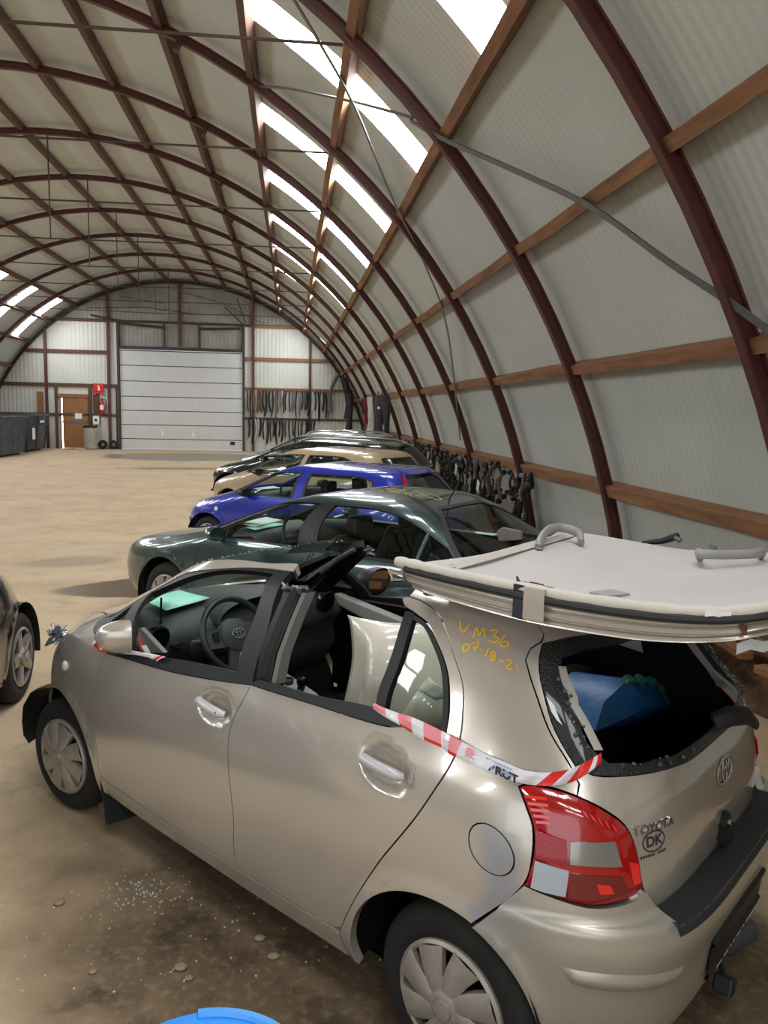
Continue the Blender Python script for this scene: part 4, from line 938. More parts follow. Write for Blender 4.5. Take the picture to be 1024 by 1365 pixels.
# door mirrors
def mirror(c, s, fold):
    # the housing's mouth looks backwards; a folded housing is swung flat against the door
    R = Matrix.Rotation(math.radians(fold) * s, 3, 'Z'); c = Vector(c); n = 22
    f = lambda x, y, z: tuple(c + R @ Vector((x, y * s, z)))
    sg = lambda v, e=.8: math.copysign(abs(v) ** e, v)
    b = MB(); rows = []
    for i in range(10):
        t = i / 9; r_ = (1 - t ** 2.6) ** .5 if t < 1 else .02
        rows.append([f(-.07 + .15 * t, (.098 if s < 0 else .068) * r_ * sg(math.cos(q)) - .02 * t, (.080 if s < 0 else .074) * r_ * sg(math.sin(q)) + .012 * r_ * math.cos(q)) for q in [2 * PI * k / n for k in range(n + 1)]])
    b.grid(rows); o = b.build('door_mirror', M['champ'] if s > 0 else M['black'], yr, smooth=60)
    b = MB(); b.add([f(-.064, 0, 0)] + [f(-.064, (.090 if s < 0 else .060) * sg(math.cos(q)), .068 * sg(math.sin(q)) + .012 * math.cos(q)) for q in [2 * PI * k / n for k in range(n)]], [(0, 1 + k, 1 + (k + 1) % n) for k in range(n)])
    b.build('mirror_glass', mat('mirror_glass', (200, 205, 205), .03, 1.0), o)
    b = MB(); b.tube([f(.0, -.05, -.06), (c.x + .07, c.y - s * .06, c.z - .08), (c.x + .09, s * .77, c.z - .09)], [.03, .028, .035], 10); b.build('mirror_foot', M['black'], o, smooth=True)
mirror((1.785, .885, 1.085), 1, 64); mirror((1.87, -.885, 1.060), -1, 0)
# smashed headlamp
b = MB(); rg = random.Random(21)
for i in range(34):
    c = Vector((2.90 + rg.uniform(-.03, .03), .60 + rg.uniform(-.04, .03), .80 + rg.uniform(-.04, .03))); q = [c + Vector((rg.uniform(-.035, .035), rg.uniform(-.03, .03), rg.uniform(-.035, .035))) for _ in range(3)]
    b.add(q + [v + Vector((.006, .004, .004)) for v in q], [(0, 1, 2), (5, 4, 3), (0, 3, 4, 1), (1, 4, 5, 2), (2, 5, 3, 0)])
b.build('smashed_headlamp', mat('broken_lamp_plastic', (128, 134, 140), .2, .3, coat=.6, noise=.5, nscale=40), yr)
# ------------------------------------------------------------------ things lying on and in the hatchback
def on_car(o): o.location = (YX, YY, 0); o.rotation_euler = (0, 0, YT); return o
M['headliner'] = mat('pale_grey_headliner_cloth', (190, 185, 182), .9, noise=.05, nscale=3, bump=.12, bscale=220, spec=.2)
M['headliner_edge'] = mat('headliner_edge_foam', (200, 192, 182), .85, noise=.08, nscale=10)
cr = thing('cut_roof', 'cut-off car roof lying upside down on the champagne hatchback, pale grey headliner upwards', 'car roof', (YX, YY, 0), YT)
near = spline([(.385, .655, 1.600), (.30, .655, 1.598), (.17, .65, 1.592), (-.07, .645, 1.588), (-.25, .645, 1.588), (-.48, .64, 1.598), (-.66, .625, 1.618), (-.78, .54, 1.645), (-.90, .30, 1.665), (-.97, 0, 1.672), (-.98, -.25, 1.672)], 5)
low = [v + Vector((0, 0, -.085)) for v in near]
low = spline([(.31, .635, 1.520), (.26, .64, 1.512), (.14, .645, 1.505), (-.08, .645, 1.494), (-.26, .645, 1.497), (-.48, .64, 1.513), (-.65, .625, 1.545), (-.76, .53, 1.575), (-.88, .29, 1.60), (-.95, -.01, 1.61), (-.96, -.25, 1.61)], 5)
far = spline([(.30, -.30, 1.600), (.29, -.36, 1.600), (.24, -.42, 1.600), (.02, -.42, 1.588), (-.15, -.42, 1.582), (-.35, -.43, 1.598), (-.50, -.45, 1.618), (-.66, -.46, 1.628), (-.80, -.46, 1.64), (-.88, -.45, 1.65), (-.95, -.40, 1.66)], 5)
def edge_n(i):
    t = (near[min(i + 1, len(near) - 1)] - near[max(i - 1, 0)]).normalized(); n = Vector((t.y, -t.x, 0)).normalized()
    return n if n.dot(near[i] - Vector((-.3, .1, 1.6))) > 0 else -n
N_ = len(near); stub = [i for i in range(N_) if -.17 < near[i].x < -.045]
i0, i1 = stub[0], stub[-1]
# silver side rail with its two grooves
rows = []
for i in range(N_):
    n = edge_n(i); a, c = near[i], low[i]; f = lambda t, o: tuple(lerp(a, c, t) + n * o)
    rows.append([f(.30, -.01), f(.34, .006), f(.40, .010), f(.48, .004), f(.55, -.004), f(.62, .008), f(.70, .014), f(.78, .010), f(.84, .0), f(.90, .010), f(1.0, .012), f(1.04, .0), f(1.02, -.05), f(.98, -.12)])
b = MB(); b.grid(rows); b.build('roof_rail', M['champ'], cr, smooth=60)
# black door seal
for r0, r1 in ((2, i0 + 1), (i1, N_ - 1)):
    b = MB(); b.tube([lerp(near[i], low[i], .24) + edge_n(i) * .004 for i in range(r0, r1 + 1)], .0125, 8, flat=1.0); b.build('door_seal', M['seal'], cr, smooth=True)
    b = MB(); b.tube([near[i] + edge_n(i) * -.012 + Vector((0, 0, -.004)) for i in range(max(0, r0 - 2), r1 + 1)], [.017 + (.003 if k % 3 else 0) for k in range(max(0, r0 - 2), r1 + 1)], 10); b.build('headliner_edge', M['headliner_edge'], cr, smooth=True)
# centre pillar stump, dark inside with a silver flange and a torn rim
def sp(i, t, o): return lerp(near[i], low[i], t) + edge_n(i) * o
b = MB(); b.grid([[sp(i, t, o) for t, o in ((-.06, -.06), (-.10, .004), (.3, .010), (.6, .016), (.92, .022))] for i in range(i0, (i0 + i1) // 2 + 1)]); b.build('pillar_stump', mat('blue_black_pillar_inside', (18, 30, 42), .3, coat=.5), cr, smooth=True)
b = MB(); b.grid([[sp(i, t, o) for t, o in ((-.08, -.05), (-.10, .010), (.3, .018), (.6, .022), (.86, .026), (.95, .012))] for i in range((i0 + i1) // 2, i1 + 2)]); b.build('pillar_flange', M['champ'], cr, smooth=True)
rg = random.Random(6); b = MB()
for i in range(i0, i1 + 1):
    for k in range(3):
        a = sp(i, -.05, -.03) + Vector((rg.uniform(-.02, .02), rg.uniform(-.03, .02), .0)); b.tube([a, a + Vector((rg.uniform(-.02, .02), rg.uniform(-.02, .02), rg.uniform(.0, .022)))], [.008, .003], 5)
b.build('torn_rim', M['rust'], cr)
# headliner and outer skin
rows = []; rows2 = []
for i in range(N_):
    row = []; r2 = []
    for k in range(15):
        t = k / 14; v = lerp(near[i] + edge_n(i) * -.02, far[i], t)
        v.z += -.010 * math.sin(PI * t) + .004 * math.sin(9 * t + i * .3) + (.030 * math.exp(-((t - 1) / .10) ** 2) if i < 8 else 0)
        row.append(tuple(v)); r2.append((v.x, v.y, min(v.z - .055, 1.565) - .02 * math.sin(PI * t) + .0))
    rows.append(row); rows2.append(r2)
rows = rows[5:]; rows2 = rows2[5:]
b = MB(); b.grid(rows); hl = b.build('headliner', M['headliner'], cr, smooth=True)
b = MB(); b.grid(rows2); b.grid([[rows[i][-1], rows2[i][-1]] for i in range(len(rows))]); b.grid([[rows[0][k], rows2[0][k]] for k in range(15)]); b.build('roof_skin', M['champ'], cr, smooth=50)
b = MB(); b.grid([[(x + d, y, z) for d, z in ((-.02, 1.597), (0, 1.612), (.02, 1.602))] for x, y in [(lerp(.19, .26, i / 8), lerp(.60, -.38, i / 8)) for i in range(9)]]); b.build('headliner_edge', M['headliner_edge'], cr, smooth=True)
def grab(path, r):
    b = MB(); b.tube(spline(path, 5), r, 10, flat=1.3); return b.build('grab_handle', mat('grey_grab_handle_plastic', (150, 147, 144), .5), cr, smooth=True)
grab([(.19, .05, 1.585), (.20, .03, 1.618), (.24, -.10, 1.642), (.235, -.20, 1.644), (.165, -.21, 1.630), (.13, -.17, 1.60)], .014)
g = grab([(-.33, -.16, 1.605), (-.335, -.12, 1.632), (-.37, -.06, 1.638), (-.44, -.11, 1.640), (-.50, -.17, 1.644), (-.505, -.25, 1.640), (-.49, -.29, 1.62)], .0125)
b = MB(); q = [Vector(v) for v in ((-.28, .59, 1.594), (-.30, .49, 1.590), (-.37, .52, 1.593), (-.35, .615, 1.600))]
b.add([v + Vector((0, 0, -.004)) for v in q] + [v + Vector((0, 0, .006)) for v in q], [(4, 5, 6, 7), (0, 1, 5, 4), (1, 2, 6, 5), (2, 3, 7, 6), (3, 0, 4, 7)]); b.build('cabin_lamp', mat('grey_lamp_frame', (158, 154, 152), .6), cr, bevel=.002)
# bent metal remains at the far side and at the corner
for pts, r, m_ in (([(-.01, -.42, 1.588), (-.08, -.445, 1.602), (-.125, -.455, 1.622), (-.142, -.455, 1.634)], [.008, .013, .015, .011], 'black'), ([(-.13, -.45, 1.624), (-.155, -.45, 1.612)], .011, 'galv'), ([(-.27, -.43, 1.612), (-.295, -.43, 1.60)], [.005, .010], 'galv'), ([(.34, .66, 1.56), (.40, .665, 1.565)], .008, 'chrome'), ([(.345, .66, 1.545), (.39, .66, 1.535)], .008, 'chrome'), ([(.385, .66, 1.54), (.40, .665, 1.57)], .008, 'chrome')):
    b = MB(); b.tube(pts, r, 7); b.build('bent_bracket', M[m_], cr, smooth=True)
b = MB(); rg = random.Random(9)
for i in range(12):
    a = Vector((-.70 + rg.uniform(-.02, .02), .60 + rg.uniform(-.03, .02), 1.60 + rg.uniform(-.04, .04))); b.tube([a, a + Vector((rg.uniform(-.03, .03), rg.uniform(-.02, .02), rg.uniform(-.03, .03)))], [.009, .005], 5)
b.build('torn_rim', M['rust'], cr)
b = MB(); b.grid([[(-.62 - i * .018, .655 - i * .010 + .004 * (i % 2), 1.622 - k * .008 + .004 * (i % 2)) for k in range(3)] for i in range(4)]); b.build('foam_scrap', M['white'], cr)
b = MB(); b.grid([[(-.69 - i * .022, .62 - .035 * i, 1.545 - k * .014 + .010 * ((i + k) % 2)) for k in range(3)] for i in range(5)]); b.build('torn_film', mat('clear_torn_film', (196, 204, 204), .25), cr)
b = MB(); b.tube([(.30, .56, 1.485), (.30, .56, 1.53)], [.03, .022], 8); b.tube([(.33, .55, 1.485), (.31, .55, 1.52)], [.012, .01], 6); b.build('rusty_hinge', M['rust'], cr, smooth=True)
# interior lining piece standing on edge behind it
b = MB(); b.prism([(.0, 0), (.16, .02), (.155, .10), (.02, .13), (-.02, .09)], 0, .015, lambda a, q, h: (.36 - a * .42, .05 - a * .36 + h, 1.60 + q * .45)); b.build('lining_piece', mat('grey_plastic_lining', (104, 100, 98), .5), cr, bevel=.01)

# barrier tape along the side
M['tape_w'] = mat('white_barrier_tape', (226, 224, 228), .35, coat=.3); M['tape_r'] = mat('red_barrier_tape', (222, 40, 36), .35, coat=.3); M['tape_p'] = mat('washed_out_red_tape', (234, 140, 148), .35, coat=.3)
def tape(name, label, top, bot, segs, fn, m):
    k = 6; T = spline([(a, c, 0) for a, c in top], k); B_ = spline([(a, c, 0) for a, c in bot], k); n = 70; mb = MB()
    def samp(P, t): q = t * (len(P) - 1); i = min(int(q), len(P) - 2); return lerp(P[i], P[i + 1], q - i)
    cols = sorted({i / n for i in range(n + 1)} | {s[0] for s in segs}); 
    vs = []
    for i, t in enumerate(cols):
        a, c = samp(T, t), samp(B_, t); off = .012 + .006 * math.sin(t * 40)
        vs.append([fn(lerp(a.x, c.x, q), lerp(a.y, c.y, q), off + .006 * math.sin(q * PI)) for q in (0, .35, .8, 1)])
    for i in range(len(cols) - 1):
        mid = (cols[i] + cols[i + 1]) / 2; s = [s for s in segs if s[0] <= mid][-1]
        for j in range(3):
            mb.mi = s[2] if j == 2 else s[1]; mb.add([vs[i][j], vs[i + 1][j], vs[i + 1][j + 1], vs[i][j + 1]], [(0, 1, 2, 3)])
    o = mb.build(name, m, None, smooth=True, fix=False); on_car(o); return tag(o, label, 'tape')
TT = [(1.391, 1.133), (1.44, 1.126), (1.485, 1.125), (1.524, 1.112), (1.55, 1.102), (1.583, 1.083), (1.609, 1.072), (1.633, 1.060), (1.658, 1.062), (1.687, 1.076), (1.712, 1.098), (1.732, 1.118)]
TB = [(1.39, 1.115), (1.445, 1.094), (1.485, 1.078), (1.523, 1.066), (1.541, 1.054), (1.564, 1.046), (1.591, 1.031), (1.616, 1.027), (1.637, 1.026), (1.662, 1.031), (1.692, 1.050), (1.728, 1.094)]
W_, R_, P_ = 0, 1, 2
tp = tape('barrier_tape', 'red and white barrier tape stretched from the rear side window to the broken rear glass', TT, TB, [(0, P_, W_), (.055, W_, W_), (.10, P_, R_), (.16, W_, W_), (.21, P_, R_), (.275, W_, W_), (.33, P_, R_), (.385, W_, W_), (.755, R_, R_), (.82, W_, W_), (.875, R_, R_), (.95, W_, W_), (.975, R_, R_)], lambda p, z, o: YB.at(p, z, o), [M['tape_w'], M['tape_r'], M['tape_p']])
def tpf(pc, zc, tilt):
    def f(a, q, d):
        p = pc + (a * math.cos(tilt) + q * math.sin(tilt)) / 2.1; z = zc - a * math.sin(tilt) + q * math.cos(tilt); return YB.at(p, z, d + .019)
    return f
o = text_on('BRUT', .030, tpf(1.608, 1.040, .25), 'tape_lettering', mat('black_tape_print', (30, 30, 34), .5), tp, .0006, .0012)
b = MB(); f = tpf(1.568, 1.072, .25)
b.add([f(0, -.004, .002)] + [f(.013 * math.cos(PI * i / 10), .015 * math.sin(PI * i / 10), .002) for i in range(11)], [(0, i, i + 1) for i in range(1, 11)])
for k in range(4): b.grid([[f(-.011 + k * .007 + a, q, .002) for a in (0, .003)] for q in (-.005, -.014)])
b.build('tape_logo', M['tape_p'], tp, fix=False)
b = MB(); f = tpf(1.598, 1.060, .25)
for k in range(9): b.grid([[f(-.02 + k * .0075 + a, q, .002) for a in (0, .005)] for q in (.004, .008)])
b.grid([[f(-.012 + a, q, .002) for a in (0, .012)] for q in (-.016, -.006)]); b.grid([[f(.02 + a, q, .002) for a in (0, .026)] for q in (-.012, -.006)])
b.build('tape_print', mat('pale_blue_tape_print', (120, 150, 196), .5), tp, fix=False)
TT2 = [(-.22, .985), (-.13, .992), (-.05, 1.002), (.06, 1.016), (.18, 1.030), (.25, 1.036)]; TB2 = [(-.22, .958), (-.13, .952), (-.05, .974), (.06, .998), (.18, 1.008), (.24, 1.006)]
tape('barrier_tape', 'short red and white barrier tape knotted round the foot of the door mirror', TT2, TB2, [(0, W_, W_), (.06, R_, R_), (.16, W_, R_), (.22, R_, R_), (.36, W_, W_), (.86, R_, R_), (.93, W_, W_)], lambda p, z, o: YB.at(p, z, o + .012), [M['tape_w'], M['tape_r'], M['tape_p']])
b = MB(); b.mi = 1; b.add([(1.725, .80, 1.13), (1.69, .80, 1.02), (1.66, .80, 1.01), (1.70, .81, 1.05)], [(0, 1, 2, 3)]); b.mi = 0; b.add([(1.70, .805, 1.05), (1.66, .80, 1.01), (1.63, .80, 1.03), (1.665, .80, 1.06)], [(0, 1, 2, 3)])
o = on_car(b.build('tape_end', [M['tape_w'], M['tape_r']], None, fix=False)); tag(o, 'loose folded end of barrier tape sticking up behind the champagne door mirror', 'tape')
# papers and loose panel
def paper(name, label, quad, m, car=None):
    mb = MB(); P = [Vector(q) for q in quad]
    mb.grid([[tuple(lerp(lerp(P[0], P[1], u), lerp(P[3], P[2], u), v) + Vector((0, 0, .006 + .004 * math.sin(3 * u + 2 * v)))) for u in (0, .25, .5, .75, 1)] for v in (0, .33, .66, 1)])
    o = mb.build(name, m, None, smooth=True); md = o.modifiers.new('sheet', 'SOLIDIFY'); md.thickness = .001
    o.location = car[:2] + (0,); o.rotation_euler = (0, 0, car[2]); o.scale = car[3] if len(car) > 3 else (1, 1, 1); return tag(o, label, 'paper')
YC = (YX, YY, YT)
M['teal'] = mat('pale_turquoise_paper', (120, 226, 198), .5, rgb2=(190, 240, 222), nscale=5)
paper('paper_sheet', 'turquoise paper sheet lying on the dashboard of the champagne hatchback', [(2.33, .40, 1.062), (2.38, .15, 1.070), (2.12, .13, 1.074), (2.08, .43, 1.058)], M['teal'], YC)
paper('paper_sheet', 'white folded papers seen through the rear side window of the champagne hatchback', [(.44, .44, 1.075), (.35, .46, 1.135), (.29, .44, 1.095), (.36, .44, 1.055)], M['white'], YC)
lpn = [[(1.26, -.04, 1.115), (1.20, .0, 1.07), (1.14, .05, .95), (1.13, .09, .82), (1.17, .11, .60)], [(1.12, -.02, 1.125), (1.08, .04, 1.08), (1.03, .10, .95), (1.02, .13, .82), (1.05, .15, .60)],
       [(.98, -.05, 1.13), (.96, .06, 1.085), (.93, .15, .95), (.93, .17, .82), (.95, .18, .60)], [(.84, -.14, 1.14), (.83, -.03, 1.09), (.81, .06, .95), (.82, .10, .82), (.84, .12, .60)],
       [(.62, -.20, 1.18), (.62, -.08, 1.13), (.62, .02, .98), (.63, .07, .82), (.65, .10, .60)], [(.42, -.22, 1.17), (.42, -.08, 1.10), (.43, .02, .95), (.45, .06, .80), (.47, .08, .60)]]
M['cream'] = mat('cream_white_panel_paint', (216, 207, 190), .3, coat=.7)
b = MB(); b.grid([[tuple(v) for v in spline(r, 4)] for r in [[spline([lpn[i][k] for i in range(6)], 4)[j] for k in range(5)] for j in range(21)]])
o = on_car(b.build('loose_body_panel', M['cream'], None, smooth=60)); md = o.modifiers.new('skin', 'SOLIDIFY'); md.thickness = .008
tag(o, 'curved champagne body panel stowed inside the hatchback between the pillars', 'car body panel')
b = MB(); rows = []
for i, (x, y, z) in enumerate([(.62, .34, .70), (.50, .38, .88), (.44, .40, 1.02), (.40, .38, 1.14)]): rows.append([(x + .12 * (1 - i / 4), y + .04, z - .03), (x, y + .05, z), (x - .10 - .02 * i, y + .02, z - .08 * (1 + i * .4))])
b.grid(rows); o = on_car(b.build('loose_body_panel', M['cream'], None, smooth=True)); md = o.modifiers.new('skin', 'SOLIDIFY'); md.thickness = .006
tag(o, 'pointed pale body panel leaning behind the rear side window glass', 'car body panel')
# blue sack in the load space
b = MB(); ring = [(.006, .94), (-.09, 1.02), (-.21, 1.084), (-.35, 1.043), (-.55, .965), (-.69, .843), (-.61, .812), (-.30, .880)]
prof = lambda t: [( -.055 + .02 * math.sin(i * 2.3) * t, lerp(-.33, y, t), lerp(.95, z, t)) for i, (y, z) in enumerate(ring + ring[:1])]
b.grid([[(x - .05 * (1 - t * t), y, z) for x, y, z in prof(t)] for t in (0, .25, .5, .75, 1)])
b.grid([[(x + d, lerp(y, -.33, d), lerp(z, .93, d)) for x, y, z in prof(1)] for d in (0, .12, .25)])
o = on_car(b.build('plastic_sack', mat('blue_plastic_sack', (24, 104, 170), .4, noise=.3, nscale=9, bump=.4, bscale=18), None, smooth=True)); tag(o, 'blue plastic sack inside the load space behind the broken rear glass', 'sack')
b = MB(); b.tube(spline([(-.07, -.20, 1.085), (-.08, -.35, 1.05), (-.07, -.55, .97), (-.06, -.69, .85)], 5), [.016 + .007 * math.sin(i * 1.9) for i in range(16)], 8)
o2 = b.build('sack_mouth', mat('greenish_clear_film', (60, 120, 110), .25, bump=.5, bscale=30), o, smooth=True)
# ------------------------------------------------------------------ the other parked cars
from mathutils.bvhtree import BVHTree
SEDAN = [(.22, .80, 2.1, 3.56, 3.6, .4, -.86, 4.5), (.35, .85, 2.1, 3.68, 3.6, .4, -.96, 4.5), (.50, .872, 2.1, 3.70, 3.5, .4, -.98, 4.5), (.64, .878, 2.1, 3.66, 3.4, .4, -.98, 4.5), (.735, .872, 2.1, 3.54, 3.2, .4, -.95, 4.2),
(.83, .858, 2.1, 3.10, 2.9, .4, -.92, 4), (.90, .838, 2.05, 2.74, 2.8, .4, -.86, 4), (.95, .815, 1.95, 2.50, 2.8, .42, -.72, 3.8), (.99, .786, 1.85, 2.36, 2.8, .45, -.52, 3.4), (1.08, .738, 1.7, 2.12, 2.9, .5, -.28, 3.1),
(1.18, .684, 1.5, 1.84, 3, .55, -.02, 3.6), (1.27, .625, 1.3, 1.58, 3.1, .6, .18, 4), (1.325, .55, 1.15, 1.36, 3.1, .62, .36, 4), (1.355, .42, 1.05, 1.16, 3, .65, .5, 3.4), (1.372, .22, .95, 1.0, 2.6, .7, .62, 2.6), (1.376, .02, .82, .84, 2, .8, .78, 2)]
HATCH = [(.22, .78, 1.9, 3.0, 3, .45, -.55, 5), (.35, .815, 1.9, 3.12, 3, .45, -.62, 5), (.50, .83, 1.9, 3.14, 3, .45, -.64, 5), (.65, .834, 1.9, 3.10, 2.9, .45, -.62, 5), (.73, .83, 1.9, 3.0, 2.8, .45, -.60, 5),
(.81, .82, 1.9, 2.80, 2.8, .45, -.59, 5), (.88, .806, 1.85, 2.54, 2.8, .45, -.58, 5), (.94, .788, 1.75, 2.34, 2.8, .45, -.56, 5), (1.0, .764, 1.65, 2.18, 2.9, .45, -.52, 4.8), (1.10, .724, 1.5, 1.97, 3, .45, -.46, 4.6),
(1.21, .676, 1.35, 1.73, 3.1, .45, -.38, 4.4), (1.31, .626, 1.2, 1.50, 3.2, .45, -.30, 4.2), (1.365, .565, 1.1, 1.32, 3.2, .45, -.22, 4), (1.395, .44, 1.0, 1.14, 3, .45, -.10, 3.6), (1.412, .24, .9, .95, 2.6, .5, .15, 3), (1.417, .02, .70, .72, 2, .68, .66, 2)]
def scaled(rows, kz, kx, kw, x0=0.0):
    return [(z * kz, W * kw, a * kx, b_ * kx, c, d * kx, e * kx - x0, f) for z, W, a, b_, c, d, e, f in rows]
def interior(root, B, xw, xb, zb, kz=1.0, light=False):
    c = M['cabin']
    b = MB(); b.box((-.3, -.62, .24), (xw + .2, .62, .28)); b.build('floor_pan', M['void'], root)
    for yc in (.36, -.36):
        b = MB(); b.prism([(xb + .02, .28), (xb, .50), (xb + .5, .56), (xb + .54, .30)], yc - .23, yc + .23, lambda x, z, h: (x, h, z * kz))
        b.prism([(xb - .02, .46), (xb - .20, 1.00), (xb - .10, 1.03), (xb + .12, .52)], yc - .22, yc + .22, lambda x, z, h: (x, h, z * kz)); s = b.build('front_seat', M['trim'], root, bevel=.03)
        b = MB(); b.box((xb - .25, yc - .12, 1.02 * kz), (xb - .14, yc + .12, 1.17 * kz)); b.build('headrest', M['trim'], s, bevel=.03)
    b = MB(); b.prism([(xb - .95, .30), (xb - .95, .56), (xb - .50, .56), (xb - .48, .30)], -.6, .6, lambda x, z, h: (x, h, z * kz)); b.prism([(xb - .93, .50), (xb - 1.10, .98), (xb - 1.0, 1.02), (xb - .80, .56)], -.6, .6, lambda x, z, h: (x, h, z * kz)); b.build('rear_seat', M['trim'], root, bevel=.03)
    rows = []
    for i in range(15):
        y = lerp(-.68, .68, i / 14); e = (y / .68) ** 2
        rows.append([(x - (.30 * e if j < 2 else .06 * e), y, z * kz - .02 * e) for j, (x, z) in enumerate(((xw + .10, zb - .03), (xw - .12, zb), (xw - .36, zb + .005), (xw - .46, zb - .04), (xw - .48, zb - .16), (xw - .40, zb - .45)))])
    b = MB(); b.grid(rows); db = b.build('dashboard', c, root, smooth=60)
    sc = Vector((xw - .68, .37, (zb - .03) * kz)); R = Matrix.Rotation(-PI / 2 + .42, 3, 'Y'); b = MB()
    b.grid([[R @ Vector(((.18 + .015 * math.cos(e)) * math.cos(a), (.18 + .015 * math.cos(e)) * math.sin(a), .015 * math.sin(e))) + sc for e in [2 * PI * k / 6 for k in range(7)]] for a in [2 * PI * i / 28 for i in range(29)]])
    sw = b.build('steering_wheel', M['black'], root, smooth=True)
    b = MB(); b.lathe([(0, .015), (.06, .01), (.075, -.03), (0, -.04)], 18, org=sc, rot=R)
    for a in (PI / 2, -PI / 2, PI): d = Vector((math.cos(a), math.sin(a), 0)); b.tube([R @ (d * .05) + sc, R @ (d * .175) + sc], .018, 6)
    b.tube([sc + R @ Vector((0, 0, -.03)), sc + R @ Vector((0, 0, -.26))], [.05, .06], 10); b.build('wheel_boss', c, sw, smooth=40)
def bg_car(label, rows, pose, paint_m, S, kz=1.0, name='car'):
    B = Body(rows, [(S['wb'], S['r'], S['r'] + .065), (0, S['r'], S['r'] + .065)], even=True)
    root = thing(name, label, 'car', (pose[0], pose[1], 0), pose[2]); root.scale = pose[3] if len(pose) > 3 else (1, 1, 1)
    L = B.L; t0 = B.z[0]; t1 = B.z[-1]; r = S['r']; ar = r + .06
    def arcs(cx):
        a0 = math.degrees(math.asin((S['zs'] - r) / ar)); return [(cx + ar * math.cos(math.radians(q)), max(r + ar * math.sin(math.radians(q)), S['zs'])) for q in np.linspace(a0, 180 - a0, 20)]
    ts = B.t(S['zs'])
    outer = [(-1, ts)] + L(arcs(S['wb'])) + L(arcs(0)) + [(2, ts), (2, t1), (-1, t1)]
    wins = [L(q) for q in S['side']]
    front = L(S['screen']); rear = L(S['rear'])
    fr = [(-1, front[0][1])] + front + [(-1, front[-1][1])]; rr = [(2, rear[0][1])] + rear + [(2, rear[-1][1])]
    doors = [L(q) for q in S['doors']]; lamps = [L(q) for q in S['lamps']]; tails = [L(q) for q in S['tails']]
    hood = L(S['hood']); hd = [(-1, hood[0][1])] + hood + [(-1, hood[-1][1])]
    shell = panel(B, outer, 'body_shell', paint_m, root, holes=wins + [fr, rr, hd] + doors + lamps + tails, both=True, h=.05, gap=0.0, thick=.03)
    for q in doors:
        for s in (1, -1):
            panel(B, q, 'door', paint_m, root, side=s, h=.055, gap=.005)
    panel(B, hd, 'bonnet', paint_m, root, both=True, h=.05, gap=.005)
    for q in wins:
        for s in (1, -1): panel(B, q, 'side_window', S.get('glass', M['glass_green']), root, side=s, off=-.006, thick=0, gap=-.004, h=.06)
        panel(B, q, 'window_trim', M['black'], root, side=1, off=.003, thick=.012, gap=-.008, h=.05, holes=[[tuple(v) for v in np.stack([B.iu(i_[:, 0]), i_[:, 1]], 1)] for i_ in [inset(resample(np.stack([B.u([a[0] for a in q]), np.array([a[1] for a in q])], 1), .05), .012)]])
    if S.get('pillar'): 
        for s in (1, -1): panel(B, L(S['pillar']), 'pillar_trim', M['trim'], root, side=s, off=.004, thick=.01, gap=0, h=.05)
    panel(B, fr, 'windscreen', S.get('glass', M['glass_green']), root, both=True, off=-.004, thick=0, gap=-.003, h=.07)
    panel(B, rr, 'rear_window', S.get('rglass', M['glass_dark']), root, both=True, off=-.004, thick=0, gap=-.003, h=.07)
    for q in lamps:
        for s in (1, -1): panel(B, q, 'headlamp', S['lampmat'], root, side=s, off=.003, thick=.02, gap=.004, h=.05)
    for q in tails:
        for s in (1, -1): panel(B, q, 'tail_lamp', M['lens_red'], root, side=s, off=.005, thick=.02, gap=.003, h=.05)
    if S.get('seal'): panel(B, rr, 'window_seal', M['seal'], root, both=True, off=.002, thick=.01, gap=0, h=.05, holes=[[(2, rr[0][1] + .03)] + L(S['seal']) + [(2, rr[-1][1] - .03)]])
    for s in (1, -1):
        for x in (S['wb'], 0.0):
            wheel(root, x, (S['W'] - .03) * s, r, S.get('style', 'cover'))
            b = MB(); b.grid([[(x + (ar + .01) * math.cos(q), y * s, r + (ar + .01) * math.sin(q)) for y in (S['W'] - .02, .46)] for q in np.linspace(-.2, PI + .2, 20)])
            b.add([(x, .46 * s, r)] + [(x + (ar + .01) * math.cos(q), .46 * s, r + (ar + .01) * math.sin(q)) for q in np.linspace(-.2, PI + .2, 20)], [(0, i, i + 1) for i in range(1, 20)]); b.build('wheel_housing', M['black'], root)
    b = MB(); b.box((-.7, -.70, S['zs'] - .03), (S['wb'] + .55, .70, S['zs'] + .01)); b.build('underbody', M['void'], root)
    interior(root, B, S['xw'], S['xb'], S['zb'], kz)
    # mirrors
    for s in (1, -1):
        mx, my, mz = S['mirror']; b = MB(); n = 14
        b.grid([[(mx - .05 + .13 * t_ , s * (my + .085 * q_ * math.cos(e)), mz + .06 * q_ * math.sin(e)) for e in [2 * PI * k / n for k in range(n + 1)]] for t_, q_ in ((0, .0), (0, 1), (.4, .98), (.7, .8), (.92, .45), (1, .05))])
        b.tube([(mx, s * (my - .05), mz - .03), (mx + .06, s * (my - .16), mz - .06)], .025, 8); b.build('door_mirror', S.get('mirmat', paint_m), root, smooth=50)
    # roof shell as a search tree, for the aerial and the rails
    bm = bmesh.new(); bm.from_mesh(shell.data); tree = BVHTree.FromBMesh(bm); bm.free()
    def top(x, y, off=0.0):
        h = tree.ray_cast(Vector((x, y, 4)), Vector((0, 0, -1)))[0]; return Vector((x, y, (h.z if h else 1.3) + off))
    if S.get('aerial'):
        x, lean, ln = S['aerial']; p = top(x, 0); b = MB(); b.lathe([(.03, -.005), (.026, .012), (.012, .03), (0, .032)], 14, org=p); b.tube([p + Vector((0, 0, .02)), p + Vector((-lean * ln, 0, ln))], [.007, .004], 6); b.build('aerial', M['black'], root, smooth=40)
